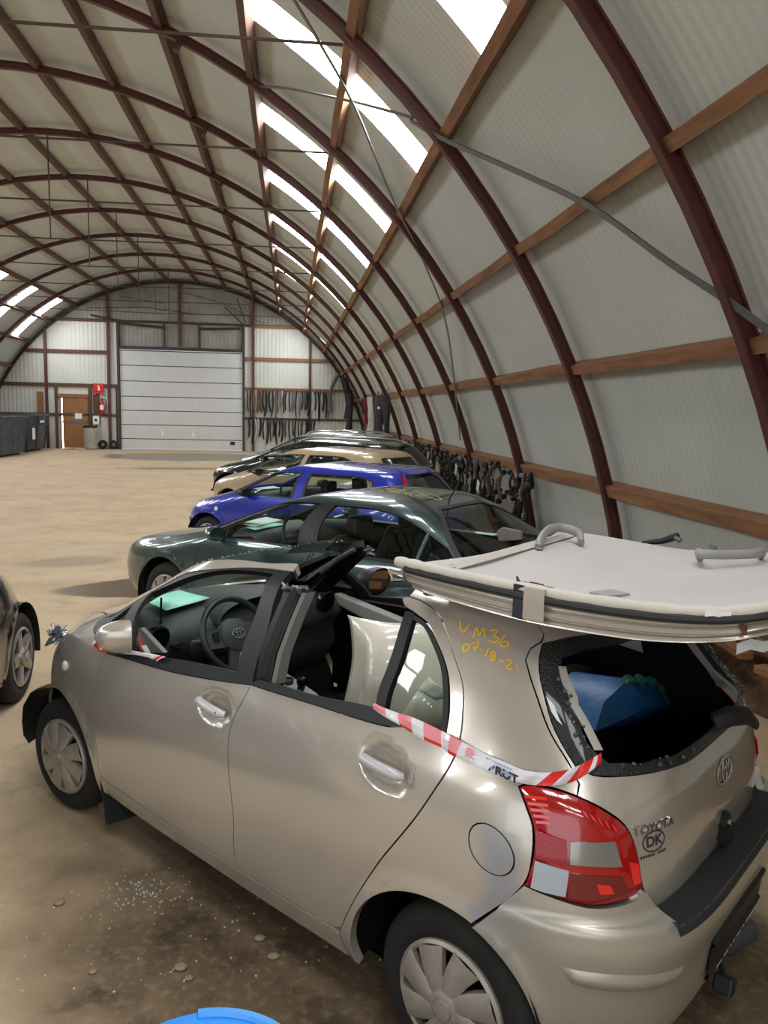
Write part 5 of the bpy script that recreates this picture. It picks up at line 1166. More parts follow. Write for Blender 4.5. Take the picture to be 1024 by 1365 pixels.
    if S.get('rails'):
        x0, x1, yy = S['rails']
        for s in (1, -1):
            pts = [top(lerp(x0, x1, i / 10), yy * s, .055 * math.sin(PI * min(1, max(0, i / 10)) * .999 + .0005) ** .3 + .004) for i in range(11)]
            b = MB(); b.tube(spline(pts, 3), .02, 8); b.build('roof_rail', S.get('railmat', M['chrome']), root, smooth=True)
    if S.get('marker'):
        x, z = S['marker']; p = B.at(*L([(x, z)])[0], .0)
        b = MB(); b.lathe([(.032, -.004), (.03, .006), (.018, .012), (0, .013)], 16, org=p, rot=Matrix.Rotation(-PI / 2, 3, 'X')); b.build('side_repeater', mat('white_repeater_lens', (222, 222, 216), .2, coat=.5), root, smooth=True)
    return root, B, top, shell
def side_std(xf, xB1, xB2, xe, zb0, zb1, zt, pf=-.41, tail=None):
    f = [('p', pf - .02, zb0 + .03), ('p', pf, lerp(zb0, zt, .45)), ('p', pf + .05, lerp(zb0, zt, .78)), (xB1 + .32, zt - .012), (xB1, zt), (xB1 + .06, lerp(zb0, zb1, .5)), (xf - .35, zb0 + .012), (xf, zb0)]
    r_ = [(xB2, zt), (xB2 + .04, lerp(zb0, zb1, .55)), (xe, zb1)] + (tail or [(xe - .02, zt - .05)])
    return [f, r_]
# dark green saloon
M['green'] = paint('dark_green_metallic_paint', (38, 62, 62), .35, .28, .05)
S = dict(wb=2.70, r=.315, W=.875, zs=.24, xw=2.26, xb=1.15, zb=.967, mirror=(2.04, .90, .975), mirmat=M['green'], lampmat=mat('dusty_headlamp', (150, 158, 132), .25, coat=.6),
    side=side_std(2.12, 1.10, 1.00, -.08, .93, .96, 1.285, tail=[(-.17, .985), (-.05, 1.07), (.20, 1.19), (.42, 1.265), (.66, 1.29)]),
    screen=[('p', -.56, .985), ('p', -.53, 1.1), ('p', -.50, 1.20), ('p', -.50, 1.28)], rear=[('p', 1.44, .995), ('p', 1.44, 1.1), ('p', 1.46, 1.2), ('p', 1.52, 1.30)],
    seal=[('p', 1.475, 1.01), ('p', 1.475, 1.1), ('p', 1.495, 1.2), ('p', 1.55, 1.285)],
    doors=[[(2.28, .33), (2.30, .62), (2.24, .86), (2.18, .905), (1.05, .935), (1.05, .6), (1.08, .30)], [(1.035, .30), (1.03, .935), (.02, .95), (-.02, .88), (.10, .72), (.30, .55), (.40, .40), (.46, .30)]],
    lamps=[[('p', -.735, .60), ('p', -.735, .70), ('p', -.78, .735), ('p', -.88, .72), ('p', -.86, .62)]], tails=[[('p', 1.66, .68), ('p', 1.62, .86), ('p', 1.72, .88), ('p', 1.76, .70)]],
    hood=[('p', -.56, .955), ('p', -.58, .88), ('p', -.64, .80), ('p', -.72, .755), ('p', -.86, .735)][::-1], pillar=[(1.10, 1.29), (1.0, 1.29), (1.045, .95), (1.16, .945)], aerial=(.36, .55, .20))
PG = (1.59, 6.0, math.radians(138.6), (1.05, 1.08, 1.04))
green, GB, gtop, gshell = bg_car('dark green saloon with yellow chalk writing on its roof, beside the champagne hatchback', SEDAN, PG, M['green'], S)
b = MB(); b.tube([GB.at(*GB.L([(.13, z)])[0], .006) for z in (.965, 1.06, 1.15)], .014, 6); b.build('window_divider', mat('grey_window_divider', (92, 96, 98), .5), green)
M['chalk2'] = mat('pale_yellow_chalk', (176, 176, 120), .8)
def roof_ribbon(mb, pts, top, w_=.011):
    P = [top(x, y, .003) for x, y in pts]; rows = []
    for i, p in enumerate(P):
        t = (P[min(i + 1, len(P) - 1)] - P[max(i - 1, 0)]); t.z = 0; t.normalize(); s = Vector((-t.y, t.x, 0)) * w_ / 2; rows.append([top(p.x - s.x, p.y - s.y, .003), top(p.x + s.x, p.y + s.y, .003)])
    mb.grid(rows)
b = MB(); cx, cy = .62, .10
ov = [(cx + .25 * math.cos(2 * PI * i / 26) , cy + .085 * math.sin(2 * PI * i / 26)) for i in range(27)]
roof_ribbon(b, ov, gtop)
GL = {'2': [(0, 1), (.5, 1.2), (.9, .8), (0, 0), (1, 0)], '5': [(1, 1.1), (.1, 1.1), (.1, .6), (.7, .7), (.8, .2), (0, 0)], '7': [(0, 1), (1, 1), (.3, 0)], '9': [(.9, 1), (.2, 1.1), (.1, .6), (.9, .7), (.8, 0)], '6': [(.8, 1.1), (.1, .5), (.3, 0), (.9, .2), (.2, .5)], '-': [(.1, .5), (.9, .5)], '1': [(.5, 1.1), (.4, 0)], '0': [(.5, 1), (0, .5), (.4, 0), (.9, .5), (.5, 1)], '.': [(.4, 0), (.55, .05)]}
def scrawl(txt, x0, y0, sz, top, mb):
    for i, ch in enumerate(txt):
        roof_ribbon(mb, [(x0 - (i + q[0] * .75) * sz * .9, y0 - q[1] * sz * 1.0) for q in spline3(GL[ch])], top, .009)
def spline3(p): return [(v.x, v.y) for v in spline([(a, c, 0) for a, c in p], 3)]
scrawl('25-796', cx + .17, cy + .045, .06, gtop, b); scrawl('19.502021', cx + .30, cy + .175, .06, gtop, b)
b.build('chalk_marks', M['chalk2'], green, fix=False)
# blue hatchback
M['blue'] = paint('bright_blue_paint', (26, 48, 168), .15, .25, .05)
Sb = dict(wb=2.46, r=.29, W=.825, zs=.24, xw=2.12, xb=1.05, zb=.967, mirror=(1.80, .87, .99), mirmat=M['black'], lampmat=mat('clear_headlamp', (196, 204, 206), .15, coat=.8), glass=M['glass_green'],
    side=side_std(1.98, 1.05, .92, .02, .945, .96, 1.295, tail=[(-.02, 1.06), (.05, 1.25), (.25, 1.295)]), screen=[('p', -.57, 1.0), ('p', -.53, 1.1), ('p', -.50, 1.22), ('p', -.50, 1.31)],
    rear=[('p', 1.66, .98), ('p', 1.66, 1.1), ('p', 1.66, 1.22), ('p', 1.66, 1.33)], doors=[[(2.10, .33), (2.12, .62), (2.07, .86), (2.0, .905), (.99, .935), (.99, .6), (1.0, .30)], [(.965, .30), (.955, .935), (.16, .945), (.12, .86), (.22, .66), (.36, .46), (.42, .30)]],
    lamps=[[('p', -.60, .60), ('p', -.60, .68), ('p', -.70, .76), ('p', -.80, .76), ('p', -.80, .62)]], tails=[[('p', 1.60, .98), ('p', 1.60, 1.12), ('p', 1.60, 1.28), ('p', 1.61, 1.33), ('p', 1.645, 1.33), ('p', 1.645, 1.20), ('p', 1.648, .98)]],
    hood=[('p', -.57, .955), ('p', -.60, .87), ('p', -.66, .80), ('p', -.80, .775)][::-1], aerial=(.12, -.7, .22), marker=(2.30, .71))
PBL = (1.48, 10.05, math.radians(143), (1.08, 1.07, .98))
blue, BLB, btop, _ = bg_car('bright blue hatchback with black mirrors between the dark green and beige cars', HATCH, PBL, M['blue'], Sb)
panel(BLB, [(-1, BLB.t(.42)), (-.66, BLB.t(.42)), (-.56, BLB.t(.43)), (-.56, BLB.t(.50)), (-.66, BLB.t(.50)), (-1, BLB.t(.50))], 'bumper_strip', M['trim'], blue, both=True, off=.012, thick=.02, gap=0, h=.06)
# beige hatchback
M['beige'] = paint('dusty_beige_paint', (176, 154, 120), .1, .42, .1)
Sc = dict(Sb); Sc.update(mirmat=M['trim'], glass=M['glass'], rglass=M['glass_green'], marker=None, tails=[[('p', 1.60, .72), ('p', 1.58, .92), ('p', 1.66, .93), ('p', 1.68, .74)]], side=side_std(1.98, 1.0, .90, .0, .955, .99, 1.325, tail=[(.02, 1.16), (.12, 1.28), (.3, 1.325)]), lampmat=mat('dusty_clear_headlamp', (186, 180, 166), .3, coat=.4), aerial=(.22, -.75, .22))
PBE = (1.55, 13.1, math.radians(139), (1.12, 1.09, 1.0))
bg_car('dusty beige hatchback between the blue hatchback and the black car with roof rails', scaled(HATCH, 1.025, 1.03, 1.0), PBE, M['beige'], Sc)
# black estate-type car with roof rails, and a silver one behind it
M['blackp'] = paint('black_paint', (14, 15, 17), .1, .18, .02)
K = 1.10; KX = 1.12
def up(lst): return [((q[0],) + (q[1], q[2] * K)) if q[0] == 'p' else (q[0] * KX, q[1] * K) for q in lst]
Sd = dict(Sb); Sd.update(wb=2.46 * KX, r=.33, W=.85, zs=.28, xw=2.2 * KX, xb=1.05 * KX, zb=.95, mirror=(1.95, .92, 1.08), mirmat=M['blackp'], marker=None, side=[up(q) for q in Sb['side']], screen=up(Sb['screen']), rear=up(Sb['rear']), doors=[up(q) for q in Sb['doors']],
    lamps=[up(q) for q in [[('p', -.60, .62), ('p', -.60, .70), ('p', -.70, .76), ('p', -.80, .74), ('p', -.80, .66)]]], tails=[up([('p', 1.56, .80), ('p', 1.54, 1.0), ('p', 1.62, 1.02), ('p', 1.64, .82)])], hood=up(Sb['hood']), aerial=(.1, -.6, .18), rails=(1.45, -.1, .52), style='alloy', lampmat=mat('amber_and_clear_headlamp', (206, 176, 150), .15, coat=.8), railmat=mat('satin_silver_roof_rail', (196, 198, 200), .25, .9))
PBK = (1.98, 15.6, math.radians(142), (1.27, 1.05, .96))
bg_car('black car with silver roof rails and alloy wheels beyond the beige hatchback', scaled(HATCH, K, KX, 1.03), PBK, M['blackp'], Sd, K)
M['silver'] = paint('silver_grey_paint', (168, 170, 170), .5, .25, .04)
Se = dict(Sd); Se.update(aerial=None, mirmat=M['silver'], railmat=M['chrome'], lampmat=Sb['lampmat'])
PSI = (2.05, 19.0, math.radians(142), (1.15, 1.05, 1.0))
bg_car('silver car with roof rails, parked beyond the black one', scaled(HATCH, K, KX, 1.03), PSI, M['silver'], Se, K)
# dark blue car whose front wheel shows at the edge
M['navy'] = paint('blue_black_paint', (20, 24, 34), .25, .22, .04)
upz = lambda lst: [(q[0], q[1] * 1.13) if q[0] != 'p' else (q[0], q[1], q[2] * 1.13) for q in lst]
Sf = dict(Sb); Sf.update(side=[upz(q) for q in Sb['side']], screen=upz(Sb['screen']), rear=upz(Sb['rear']), hood=upz(Sb['hood']), lamps=[upz(q) for q in Sb['lamps']], wb=2.56, r=.315, W=.86, zs=.24, mirmat=M['navy'], marker=(2.18, .83), aerial=None, style='alloy', tails=Sc['tails'], doors=[[(2.08, .33), (2.10, .62), (2.06, .86), (2.0, .905), (.99, .935), (.99, .6), (1.0, .30)], Sb['doors'][1]])
PNV = (-2.66, 2.95, math.radians(91))
bg_car('blue-black car with five-spoke alloy wheels facing the champagne hatchback', [(z * (1 + .13 * min(1, max(0, (z - .5) / .3))),) + tuple(q) for z, *q in scaled(HATCH, 1.0, 1.0, 1.04)], PNV, M['navy'], Sf)
# papers on dashboards
def dash_paper(label, pose, quad, m): paper('paper_sheet', label, quad, m, pose)
dash_paper('white paper sheets on the dashboard of the dark green saloon', PG, [(2.20, .46, .985), (2.30, .02, .992), (2.08, .04, .992), (1.96, .50, .985)], M['white'])
dash_paper('pale green sheet half under the white papers on the dashboard of the dark green saloon', PG, [(2.04, .53, .975), (2.08, .16, .980), (1.92, .16, .980), (1.90, .57, .972)], M['teal'])
dash_paper('white paper sheet on the dashboard of the blue hatchback', PBL, [(2.02, .46, .980), (1.98, .04, .990), (1.80, .08, .990), (1.86, .50, .978)], M['white'])
dash_paper('white paper sheet on the dashboard of the beige hatchback', PBE, [(2.06, .46, .985), (2.0, -.02, .995), (1.78, .04, .995), (1.84, .52, .982)], M['white'])
dash_paper('white paper sheet on the dashboard of the black car with roof rails', PBK, [(2.30, .44, 1.060), (2.24, .05, 1.070), (2.0, .10, 1.070), (2.06, .50, 1.055)], M['white'])
# ------------------------------------------------------------------ things along the walls
def dumpster(x0, x1, y0, y1, h, label, rgb):
    t = thing('waste_container', label, 'dumpster', ((x0 + x1) / 2, (y0 + y1) / 2, 0), 0, 'dark waste containers'); w_, d = (x1 - x0) / 2, (y1 - y0) / 2
    m = mat('painted_container_steel', rgb, .6, noise=.55, nscale=2.5); b = MB()
    def loop(k, z): return [(-w_ * k, -d * k, z), (w_ * k, -d * k, z), (w_ * k, d * k, z), (-w_ * k, d * k, z)]
    L_ = [loop(.86, .08), loop(1, h), loop(.95, h), loop(.82, .14)]; vs = sum(L_, [])
    fs = [tuple(k * 4 + q for q in (i, (i + 1) % 4)) + tuple((k + 1) * 4 + q for q in ((i + 1) % 4, i)) for k in range(3) for i in range(4)] + [(0, 1, 2, 3), (12, 13, 14, 15)]
    b.add(vs, fs); b.build('body', m, t)
    b = MB()
    for i in range(4):
        a, c = L_[1][i], L_[1][(i + 1) % 4]; b.tube([(a[0], a[1], h), (c[0], c[1], h)], .05, 6)
        a, c = [tuple(lerp(L_[0][j][k], L_[1][j][k], .72) * 1.01 if k < 2 else lerp(.08, h, .72) for k in range(3)) for j in (i, (i + 1) % 4)]; b.tube([a, c], .035, 6)
    b.build('rim', m, t)
    b = MB()
    for i in range(4):
        for f in (.02, .5, .98): 
            a = [lerp(L_[0][i][k], L_[0][(i + 1) % 4][k], f) for k in range(3)]; c = [lerp(L_[1][i][k], L_[1][(i + 1) % 4][k], f) for k in range(3)]; b.tube([a, c], .035, 6)
    b.build('stiffener', m, t)
    b = MB()
    for sx in (-1, 1):
        for sy in (-1, 1): b.lathe([(0, -.03), (.075, -.03), (.08, 0), (.075, .03), (0, .03)], 14, 'x', (sx * w_ * .7, sy * d * .7, .08))
    b.build('castor', M['rubber'], t)
    return t
d1 = dumpster(-12.9, -10.95, 31.0, 34.0, 1.55, 'dark blue-grey waste container standing clear in front of the blackish one', (74, 80, 88))
b = MB(); b.add([(-.4 , -1.53, .55), (.1, -1.53, .55), (.1, -1.545, 1.2), (-.4, -1.545, 1.2)], [(0, 1, 2, 3)])
d2 = dumpster(-13.0, -11.15, 34.6, 37.4, 1.60, 'blackish waste container with white smears, beside the plywood door', (52, 56, 66))
b = MB(); b.box((.93, -.9, .55), (.95, -.55, 1.05)); b.box((.955, .1, 1.25), (.97, .7, 1.36)); b.build('pale_smear', M['white'], d2)
def sign():
    t = thing('fire_sign', 'red fire extinguisher sign on the post beside the plywood door', 'sign', (-9.15, ye - .07, 2.92)); b = MB(); b.box((-.24, -.02, -.20), (.24, 0, .20)); b.build('sign_board', mat('signal_red', (206, 30, 24), .4), t, bevel=.01)
    b = MB(); f = lambda a, q, h: (a, -.022 - h, q)
    b.prism([(-.02, -.13), (.06, -.13), (.06, .04), (-.02, .04)], 0, .004, f); b.prism([(-.01, .05), (.05, .05), (.03, .11), (-.06, .10), (-.06, .07), (-.01, .08)], 0, .004, f); b.build('sign_symbol', M['white'], t)
    b = MB(); b.prism([(-.24, -.22), (.24, -.22), (.24, -.36), (0, -.26), (-.24, -.36)], 0, .012, lambda a, q, h: (a, -.002 - h, q)); b.build('arrow_plate', mat('signal_red_plate', (206, 60, 40), .4), t)
sign()
t = thing('fire_extinguisher', 'red fire extinguisher hanging on the timber beside the plywood door', 'fire extinguisher', (-8.98, ye - .16, 1.68)); M['ext'] = mat('extinguisher_red', (190, 24, 30), .3, coat=.4)
b = MB(); b.lathe([(0, 0), (.10, .01), (.11, .05), (.11, .50), (.08, .60), (.03, .65), (.03, .70), (0, .70)], 20); b.build('cylinder', M['ext'], t, smooth=True)
b = MB(); b.box((-.02, -.12, .68), (.02, .06, .72)); b.box((-.015, -.10, .74), (.015, .05, .77)); b.lathe([(.035, .65), (.04, .69), (0, .71)], 12); b.build('valve_handle', M['black'], t)
b = MB(); b.tube(spline([(.03, 0, .70), (.15, 0, .66), (.19, 0, .45), (.15, 0, .2)], 5), .018, 6); b.build('hose', M['black'], t, smooth=True)
b = MB(); b.grid([[(.113 * math.cos(a), .113 * math.sin(a), z) for z in (.20, .42)] for a in np.linspace(-2.6, -.6, 10)]); b.build('instruction_label', M['white'], t)
t = thing('wall_box', 'white switch box on the timber below the fire extinguisher', 'switch box', (-9.28, ye - .10, 1.38)); b = MB(); b.box((-.14, -.09, -.20), (.14, 0, .20)); b.build('housing', M['white'], t, bevel=.012); b = MB(); b.box((-.05, -.11, -.05), (.05, -.09, .06)); b.build('switch', M['seal'], t)
t = thing('waste_bin', 'pale battered waste bin standing beside the plywood door', 'bin', (-9.45, 38.1, 0)); b = MB(); b.lathe([(0, .03), (.27, .03), (.29, .06), (.31, 1.02), (.32, 1.05), (.29, 1.05), (.28, .1), (0, .09)], 24); b.build('barrel', mat('pale_grey_bin', (182, 178, 168), .6, noise=.3), t, smooth=True)
b = MB(); b.lathe([(.325, 1.03), (.34, 1.06), (.33, 1.12), (.20, 1.13)], 24); b.build('rim_liner', M['black'], t, smooth=True)
rg = random.Random(31)
for i, x in enumerate((-8.98, -8.48)):
    b = MB(); R = Matrix.Rotation(PI / 2, 3, 'X'); b.lathe([(.09, -.06), (.20, -.06), (.22, 0), (.20, .06), (.09, .06)], 20, org=(0, 0, .22), rot=R, closed=True); o = b.build('small_tyre', M['rubber'], None, smooth=True, loc=(x, 38.45 - .03 * i, 0)); tag(o, 'small dark tyre leaning at the wall between the bin and the grey gate', 'tyre', 'small tyres by the gate')
b = MB(); b.box((-.14, -.06, 0), (.14, .0, 1.0)); o = b.build('wooden_board', M['timber'], None, loc=(-11.85, ye - .02, 1.68)); tag(o, 'short pale wooden board fixed to the post above the dumpsters', 'board')
b = MB(); b.tube([(0, 0, .03), (.3, .05, .03), (.5, .25, .04)], .03, 6); o = b.build('floor_rag', mat('orange_rag', (190, 96, 60), .8), None, loc=(-10.6, 37.6, 0)); tag(o, 'small orange rag on the floor in front of the plywood door', 'rag')
# ---- parts hung in rows: a handful of kinds, copied one by one
M['oily'] = mat('oily_black_steel', (40, 40, 39), .5, .3, noise=.4, nscale=14); M['dull_grey'] = mat('dull_grey_alloy', (128, 126, 122), .5, .4, noise=.3, nscale=14); M['dull_white'] = mat('off_white_plastic_part', (196, 194, 188), .6, noise=.1)
M['brown_part'] = mat('brown_rusty_part', (96, 72, 54), .8, noise=.3, nscale=14); M['wine'] = mat('wine_red_cloth_part', (112, 26, 40), .8); M['dark_blue_part'] = mat('dark_blue_part', (34, 40, 70), .7)
def drive_shaft(m):
    t = bpy.data.objects.new('drive_shaft', None); link(t)
    b = MB(); b.tube([(0, 0, 0), (.01, 0, -.30), (0, 0, -.66)], .017, 8); b.build('shaft', m, t, smooth=True)
    for z, k in ((-.10, 1), (-.58, 1.15)):
        b = MB(); b.lathe([(.02, z + .09), (.035, z + .07), (.028, z + .055), (.045, z + .04), (.036, z + .025), (.055, z + .01), (.045, z - .01), (.06 * k, z - .03), (.06 * k, z - .09), (.03, z - .11), (.02, z - .16), (0, z - .16)], 12); b.build('rubber_boot', M['black'], t, smooth=True)
    return t
def strut(m):
    t = bpy.data.objects.new('steering_column', None); link(t)
    b = MB(); b.tube(spline([(0, 0, 0), (.02, .0, -.14), (-.02, 0, -.30), (.015, 0, -.46), (.0, 0, -.60)], 4), .015, 7); b.build('shaft', m, t, smooth=True)
    b = MB(); b.lathe([(.015, -.42), (.05, -.44), (.05, -.60), (.03, -.63), (.03, -.74), (0, -.75)], 10); b.build('housing', M['dull_grey'] if m is M['oily'] else M['oily'], t, smooth=35)
    b = MB(); b.box((-.04, -.03, -.05), (.05, .03, .02)); b.build('joint', m, t, bevel=.008); return t
def arm(m):
    t = bpy.data.objects.new('control_arm', None); link(t)
    b = MB(); b.tube(spline([(0, 0, 0), (-.08, .0, -.10), (-.10, 0, -.24), (.02, 0, -.40), (.10, 0, -.36)], 4), [.022] * 17, 7, flat=1.6); b.tube([(-.09, 0, -.2), (-.04, .0, -.48)], .02, 6); b.build('arm', m, t, smooth=True)
    for c in ((0, 0, .0), (.10, 0, -.36), (-.04, 0, -.48)):
        b = MB(); b.lathe([(.014, -.03), (.04, -.03), (.042, .03), (.014, .03)], 12, 'y', c, closed=True); b.build('bushing', M['black'], t, smooth=35)
    return t
def hose(m):
    t = bpy.data.objects.new('steering_rack', None); link(t)
    b = MB(); b.tube(spline([(0, 0, 0), (.05, .02, -.12), (.03, .0, -.30), (-.03, .0, -.44), (-.02, 0, -.62), (.05, 0, -.72)], 4), .02, 7); b.build('tube', m, t, smooth=True)
    b = MB(); b.lathe([(.02, -.12), (.045, -.15), (.03, -.18), (.05, -.21), (.03, -.24), (.05, -.27), (.02, -.30)], 10, org=(.03, 0, -.05)); b.build('bellows', M['black'], t, smooth=True); return t
protos = [drive_shaft(M['oily']), strut(M['oily']), arm(M['brown_part']), hose(M['black']), strut(M['dull_grey']), drive_shaft(M['brown_part'])]
words_ = {'drive_shaft': 'drive shaft with black rubber boots', 'steering_column': 'steering column with thick lower housing', 'control_arm': 'bent control arm with round bushings', 'steering_rack': 'crooked black tube with bellows'}
hang_group = 'mechanical parts hung along the low timber'
used = set(); rg = random.Random(77); ys = []
y = 11.0
while y < 31: ys.append(y); y += rg.uniform(.15, .28)
for i, y in enumerate(ys):
    if abs(((y - RIB0) / BAY) - round((y - RIB0) / BAY)) * BAY < .08: y += .15
    p = rg.choice(protos); first = id(p) not in used; o = p if first else copy_tree(p); used.add(id(p))
    x, _, z = arc(AR + .03, 16.0, y); o.location = (x - rg.uniform(.02, .12), y, z + .03 - rg.uniform(0, .12)); o.rotation_euler = (rg.uniform(-.10, .10), rg.uniform(-.05, .22), rg.uniform(0, 6.3)); k = rg.uniform(.85, 1.15); o.scale = (k * 1.1, k * 1.1, k * rg.uniform(.9, 1.2))
    kind = p.name.split('.')[0]
    tag(o, ('rusty brown ' if p in (protos[2], protos[5]) else 'dull grey ' if p is protos[4] else 'oily dark ') + words_[kind] + ' hanging from the low wall timber', 'car part', hang_group)
# heaped parts at the foot of that wall
heap_group = 'dark parts heaped along the wall foot'
for i in range(20):
    y = 13.5 + i * .8; o = copy_tree(rg.choice(protos)); o.location = (3.15 - rg.uniform(0, .2), y, .12); o.rotation_euler = (PI / 2, 0, rg.uniform(-.3, .3)); k = rg.uniform(.85, 1.0); o.scale = (k, k, k)
    tag(o, 'dark car part lying in the heap below the row of hanging shafts', 'car part', heap_group)
# strips and trim hung on the end wall
def strip(kind, m, wd, ln, bend):
    b = MB(); n = 10; rows = []
    for i in range(n + 1):
        t = i / n; x = bend * math.sin(t * PI * 1.1); w2 = wd * (.7 + .5 * math.sin(t * PI) + .2 * math.sin(t * 9))
        rows.append([(x - w2, 0, -ln * t), (x - w2 * .3, -.05, -ln * t), (x + w2 * .4, -.045, -ln * t), (x + w2, .01, -ln * t), (x, .03, -ln * t), (x - w2, 0, -ln * t)])
    b.grid(rows); o = b.build(kind, m, None, smooth=50)
    h = MB(); h.tube([(0, -.01, -.02), (0, .0, .06), (.0, .05, .09)], .012, 5); h.build('hook', M['oily'], o); return o
sp_ = [('seat_belt_pillar_trim', M['black'], .07, 1.15, .05), ('door_pillar_trim', M['oily'], .05, 1.25, -.06), ('sill_trim', M['dull_grey'], .06, 1.1, .03), ('pillar_trim', M['dull_white'], .05, 1.0, .08), ('exhaust_shield', M['brown_part'], .08, .95, -.04), ('bumper_bar', M['trim'], .10, 1.2, .1)]
sproto = [strip(*q) for q in sp_]; sname = ['black', 'oily black', 'dull grey', 'off-white', 'rusty brown', 'broad black']
su = set(); row_sp = []
x = GX1 + .22
while x < 2.0: row_sp.append((x, 3.02, 1.0, 0)); x += rg.uniform(.10, .155)
x = GX1 + .25
while x < 1.2: row_sp.append((x, 1.62, .9, 1)); x += rg.uniform(.11, .19)
for x, z, k, r_ in row_sp:
    j = rg.choices(range(6), (6, 5, 5, 4, 3, 3))[0]; o = sproto[j] if j not in su else copy_tree(sproto[j]); su.add(j)
    o.location = (x, ye - .16 - rg.uniform(0, .06), z - .02); o.rotation_euler = (rg.uniform(-.03, .03), rg.uniform(-.05, .05), rg.uniform(-.5, .5)); o.scale = (rg.uniform(.55, .85) * (.6 if j == 5 else 1), 1, k * rg.uniform(.75, 1.2))
    tag(o, sname[j] + ' trim strip hanging in the ' + ('upper' if r_ == 0 else 'lower') + ' row on the end wall beside the gate', 'trim strip', ('upper' if r_ == 0 else 'lower') + ' row of trim strips on the end wall')
# large hung pieces where the end wall meets the curved wall
big = [('hanging_bumper', M['oily'], (2.55, 38.0, 3.7), 2.0, .17, .1, 'tall dark bumper hung beyond the last trim strips of the end wall', -.1), ('leaning_bumper', M['dull_grey'], (2.3, 38.2, 3.9), 1.9, .12, -.2, 'long grey panel leaning across the corner above the dark bumper', .2),
 ('hanging_bumper', M['black'], (2.75, 37.2, 2.9), 1.9, .2, .08, 'broad black bumper hung low in the corner of the two walls', 0), ('hanging_trim', M['wine'], (2.98, 31.0, 2.60), 1.05, .12, .04, 'wine-red trim piece hung beside the white pieces on the curved wall', 0), ('hanging_trim', M['wine'], (2.98, 30.3, 2.60), 1.0, .1, -.05, 'second wine-red trim piece, between its twin and the white pieces', 0),
 ('hanging_trim', M['dark_blue_part'], (2.98, 31.7, 2.6), .6, .10, .0, 'short dark blue trim piece hung beside the wine-red pieces', 0), ('hanging_bumper', M['dull_white'], (2.98, 29.0, 2.62), 1.5, .17, .06, 'off-white bumper hung on the curved wall beside the wine-red pieces', .05), ('hanging_bumper', M['dull_white'], (2.98, 28.1, 2.62), 1.45, .13, -.05, 'narrower off-white bumper hung between its twin and the black bumpers', -.05),
 ('hanging_bumper', M['black'], (2.98, 26.9, 2.63), 1.7, .2, .06, 'black bumper hung next to the narrower off-white bumper', .04), ('hanging_bumper', M['black'], (2.98, 25.7, 2.63), 1.75, .22, -.04, 'black bumper with a pale sticker hung on the curved wall', 0), ('hanging_bumper', M['oily'], (2.98, 24.5, 2.62), 1.7, .18, .05, 'oily black bumper, last of the hung bumpers towards the shafts', -.04)]
for n_, m_, (x, y, z), ln, wd, bd, lab, tl in big:
    b = MB(); rows = []
    for i in range(13):
        t = i / 12; xx = bd * math.sin(t * PI); w2 = wd * (.85 + .25 * math.sin(t * PI * 2 + 1)); rows.append([(q * w2 + xx, -.10 * (1 - q * q) - .02, -ln * t) for q in (-1, -.6, 0, .6, 1)] + [(xx, .02, -ln * t), (xx - w2, -.02, -ln * t)])
    b.grid(rows); o = b.build(n_, m_, None, smooth=50); o.location = (x, y, z); o.rotation_euler = (0, tl, -PI / 2 * .5 if x > 2.9 else -.3); tag(o, lab, 'car part')
    h = MB(); h.tube([(0, -.03, -.03), (0, .02, .10), (.0, .10, .16)], .014, 5); h.build('hook', M['oily'], o)
    if 'sticker' in lab:
        b = MB(); b.box((-.05, -.128, -.45), (.05, -.12, -.38)); b.build('sticker', M['white'], o)
# white tags on some hung shafts
for y, z in ((15.4, .95), (13.5, .80), (18.3, .85)):
    b = MB(); b.box((-.03, -.08, -.10), (-.02, .08, .10), Matrix.Rotation(.3, 3, 'X')); o = b.build('paper_tag', M['white'], None, loc=(3.38, y, z)); tag(o, 'white paper tag tied to the shafts hanging along the low timber', 'tag', 'paper tags on the hung shafts')
# earth and straw banked against the curved wall
b = MB(); rows = []; rg2 = random.Random(15)
for i in range(70):
    y = -2 + i * .26; hgt = (.44 + .10 * math.sin(y * 1.7) + rg2.uniform(-.05, .05)) * (1 if y < 8 else max(.15, 1 - (y - 8) / 8)); wd = .62 + .12 * math.sin(y * 2.3) + rg2.uniform(-.06, .06)
    rows.append([(3.86 - wd * t, y + rg2.uniform(-.04, .04), max(-.01, hgt * (1 - t ** 1.6) + rg2.uniform(-.05, .05) * (1 - t))) for t in (0, .12, .25, .4, .55, .7, .85, 1.0)])
b.grid(rows); o = b.build('earth_bank', mat('brown_earth_and_straw', (112, 84, 56), .95, rgb2=(60, 42, 28), nscale=14, bump=.9, bscale=34), None, smooth=True); tag(o, 'low bank of brown earth and straw along the foot of the curved wall', 'earth', kind='stuff')
rg2 = random.Random(16)
for k, (y, z, ln, ang) in enumerate(((5.0, .47, 1.5, .1), (5.6, .40, 1.2, -.08), (4.2, .44, .9, .2))):
    b = MB(); b.box((-.05, -ln / 2, -.025), (.05, ln / 2, .03), Matrix.Rotation(ang, 3, 'Z')); o = b.build('broken_board', M['timber'], None, loc=(3.42 - .1 * k, y, z), bevel=.006)
    tag(o, ['long broken board lying on the earth bank behind the hatchback', 'shorter broken board on the earth bank, further along the wall', 'short slanting board on the earth bank close to the tail of the hatchback'][k], 'board')
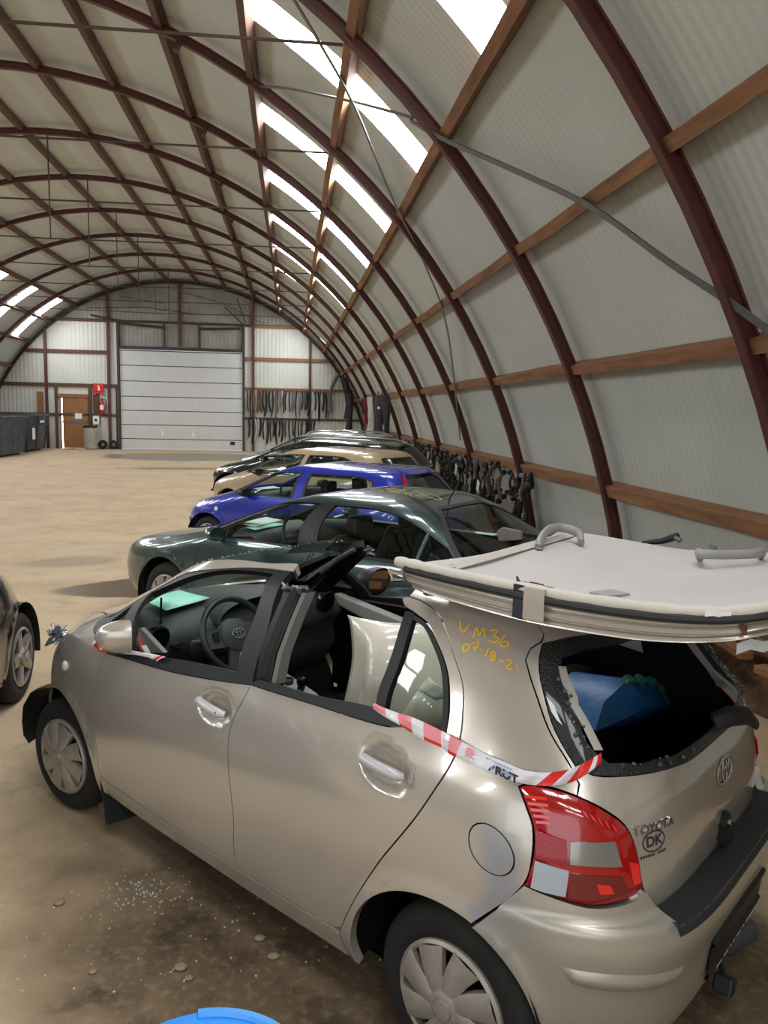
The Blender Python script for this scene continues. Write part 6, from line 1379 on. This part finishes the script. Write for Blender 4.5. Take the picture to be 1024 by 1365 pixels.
# blue drum just below the viewpoint
t = thing('plastic_drum', 'bright blue plastic drum with a rimmed lid, only its top edge showing', 'drum', (-.155, 1.232, 0)); M['drum'] = mat('bright_blue_plastic', (40, 142, 236), .35, coat=.2)
b = MB(); b.lathe([(0, .02), (.19, .02), (.20, .05), (.20, .30), (.212, .33), (.20, .36), (.20, .60), (.212, .63), (.20, .66), (.20, .84), (0, .84)], 40); b.build('drum_body', M['drum'], t, smooth=35)
b = MB(); b.lathe([(.202, .80), (.214, .81), (.216, .865), (.210, .878), (.185, .884), (.10, .884), (0, .886)], 48); b.build('lid', M['drum'], t, smooth=35)
b = MB(); b.grid([[((.214 + d) * math.cos(a), (.214 + d) * math.sin(a), z) for d, z in ((.002, .868), (-.003, .886), (-.022, .893), (-.026, .884))] for a in np.linspace(.1, 1.68, 24)]); b.build('lid_flap', mat('lighter_blue_plastic', (70, 164, 244), .35, coat=.2), t, smooth=35)
# glass crumbs and stones on the floor beside the front wheel
rg2 = random.Random(44); b = MB()
for i in range(240):
    c = Vector((-.62 + rg2.gauss(0, .10), 3.17 + rg2.gauss(0, .07), 0)) if i < 120 else Vector((rg2.uniform(-1.2, .4), rg2.uniform(2.6, 3.6), 0)); q = rg2.uniform(.0012, .0034); b.box((-q, -q, 0), (q, q, q * 1.4), Matrix.Rotation(rg2.random() * 3, 3, 'Z'), c)
o = b.build('glass_crumbs', mat('clear_glass_crumbs', (206, 212, 206), .15, coat=.6), None); tag(o, 'scatter of small glass crumbs on the dirty floor beside the hatchback', 'broken glass', kind='stuff')
rg2 = random.Random(45)
for i in range(9):
    b = MB(); q = rg2.uniform(.012, .03); b.lathe([(0, -q * .3), (q * .8, -q * .2), (q, q * .2), (q * .6, q * .6), (0, q * .7)], 7); o = b.build('pebble', mat('dusty_pebble', (150, 132, 106), .9, noise=.3), None, loc=(rg2.uniform(-1.4, .0), rg2.uniform(2.6, 4.0), q * .25)); o.scale = (1, rg2.uniform(.6, 1), .8)
    tag(o, 'small dusty pebble on the dirty floor beside the hatchback', 'pebble', 'pebbles on the dirty floor')
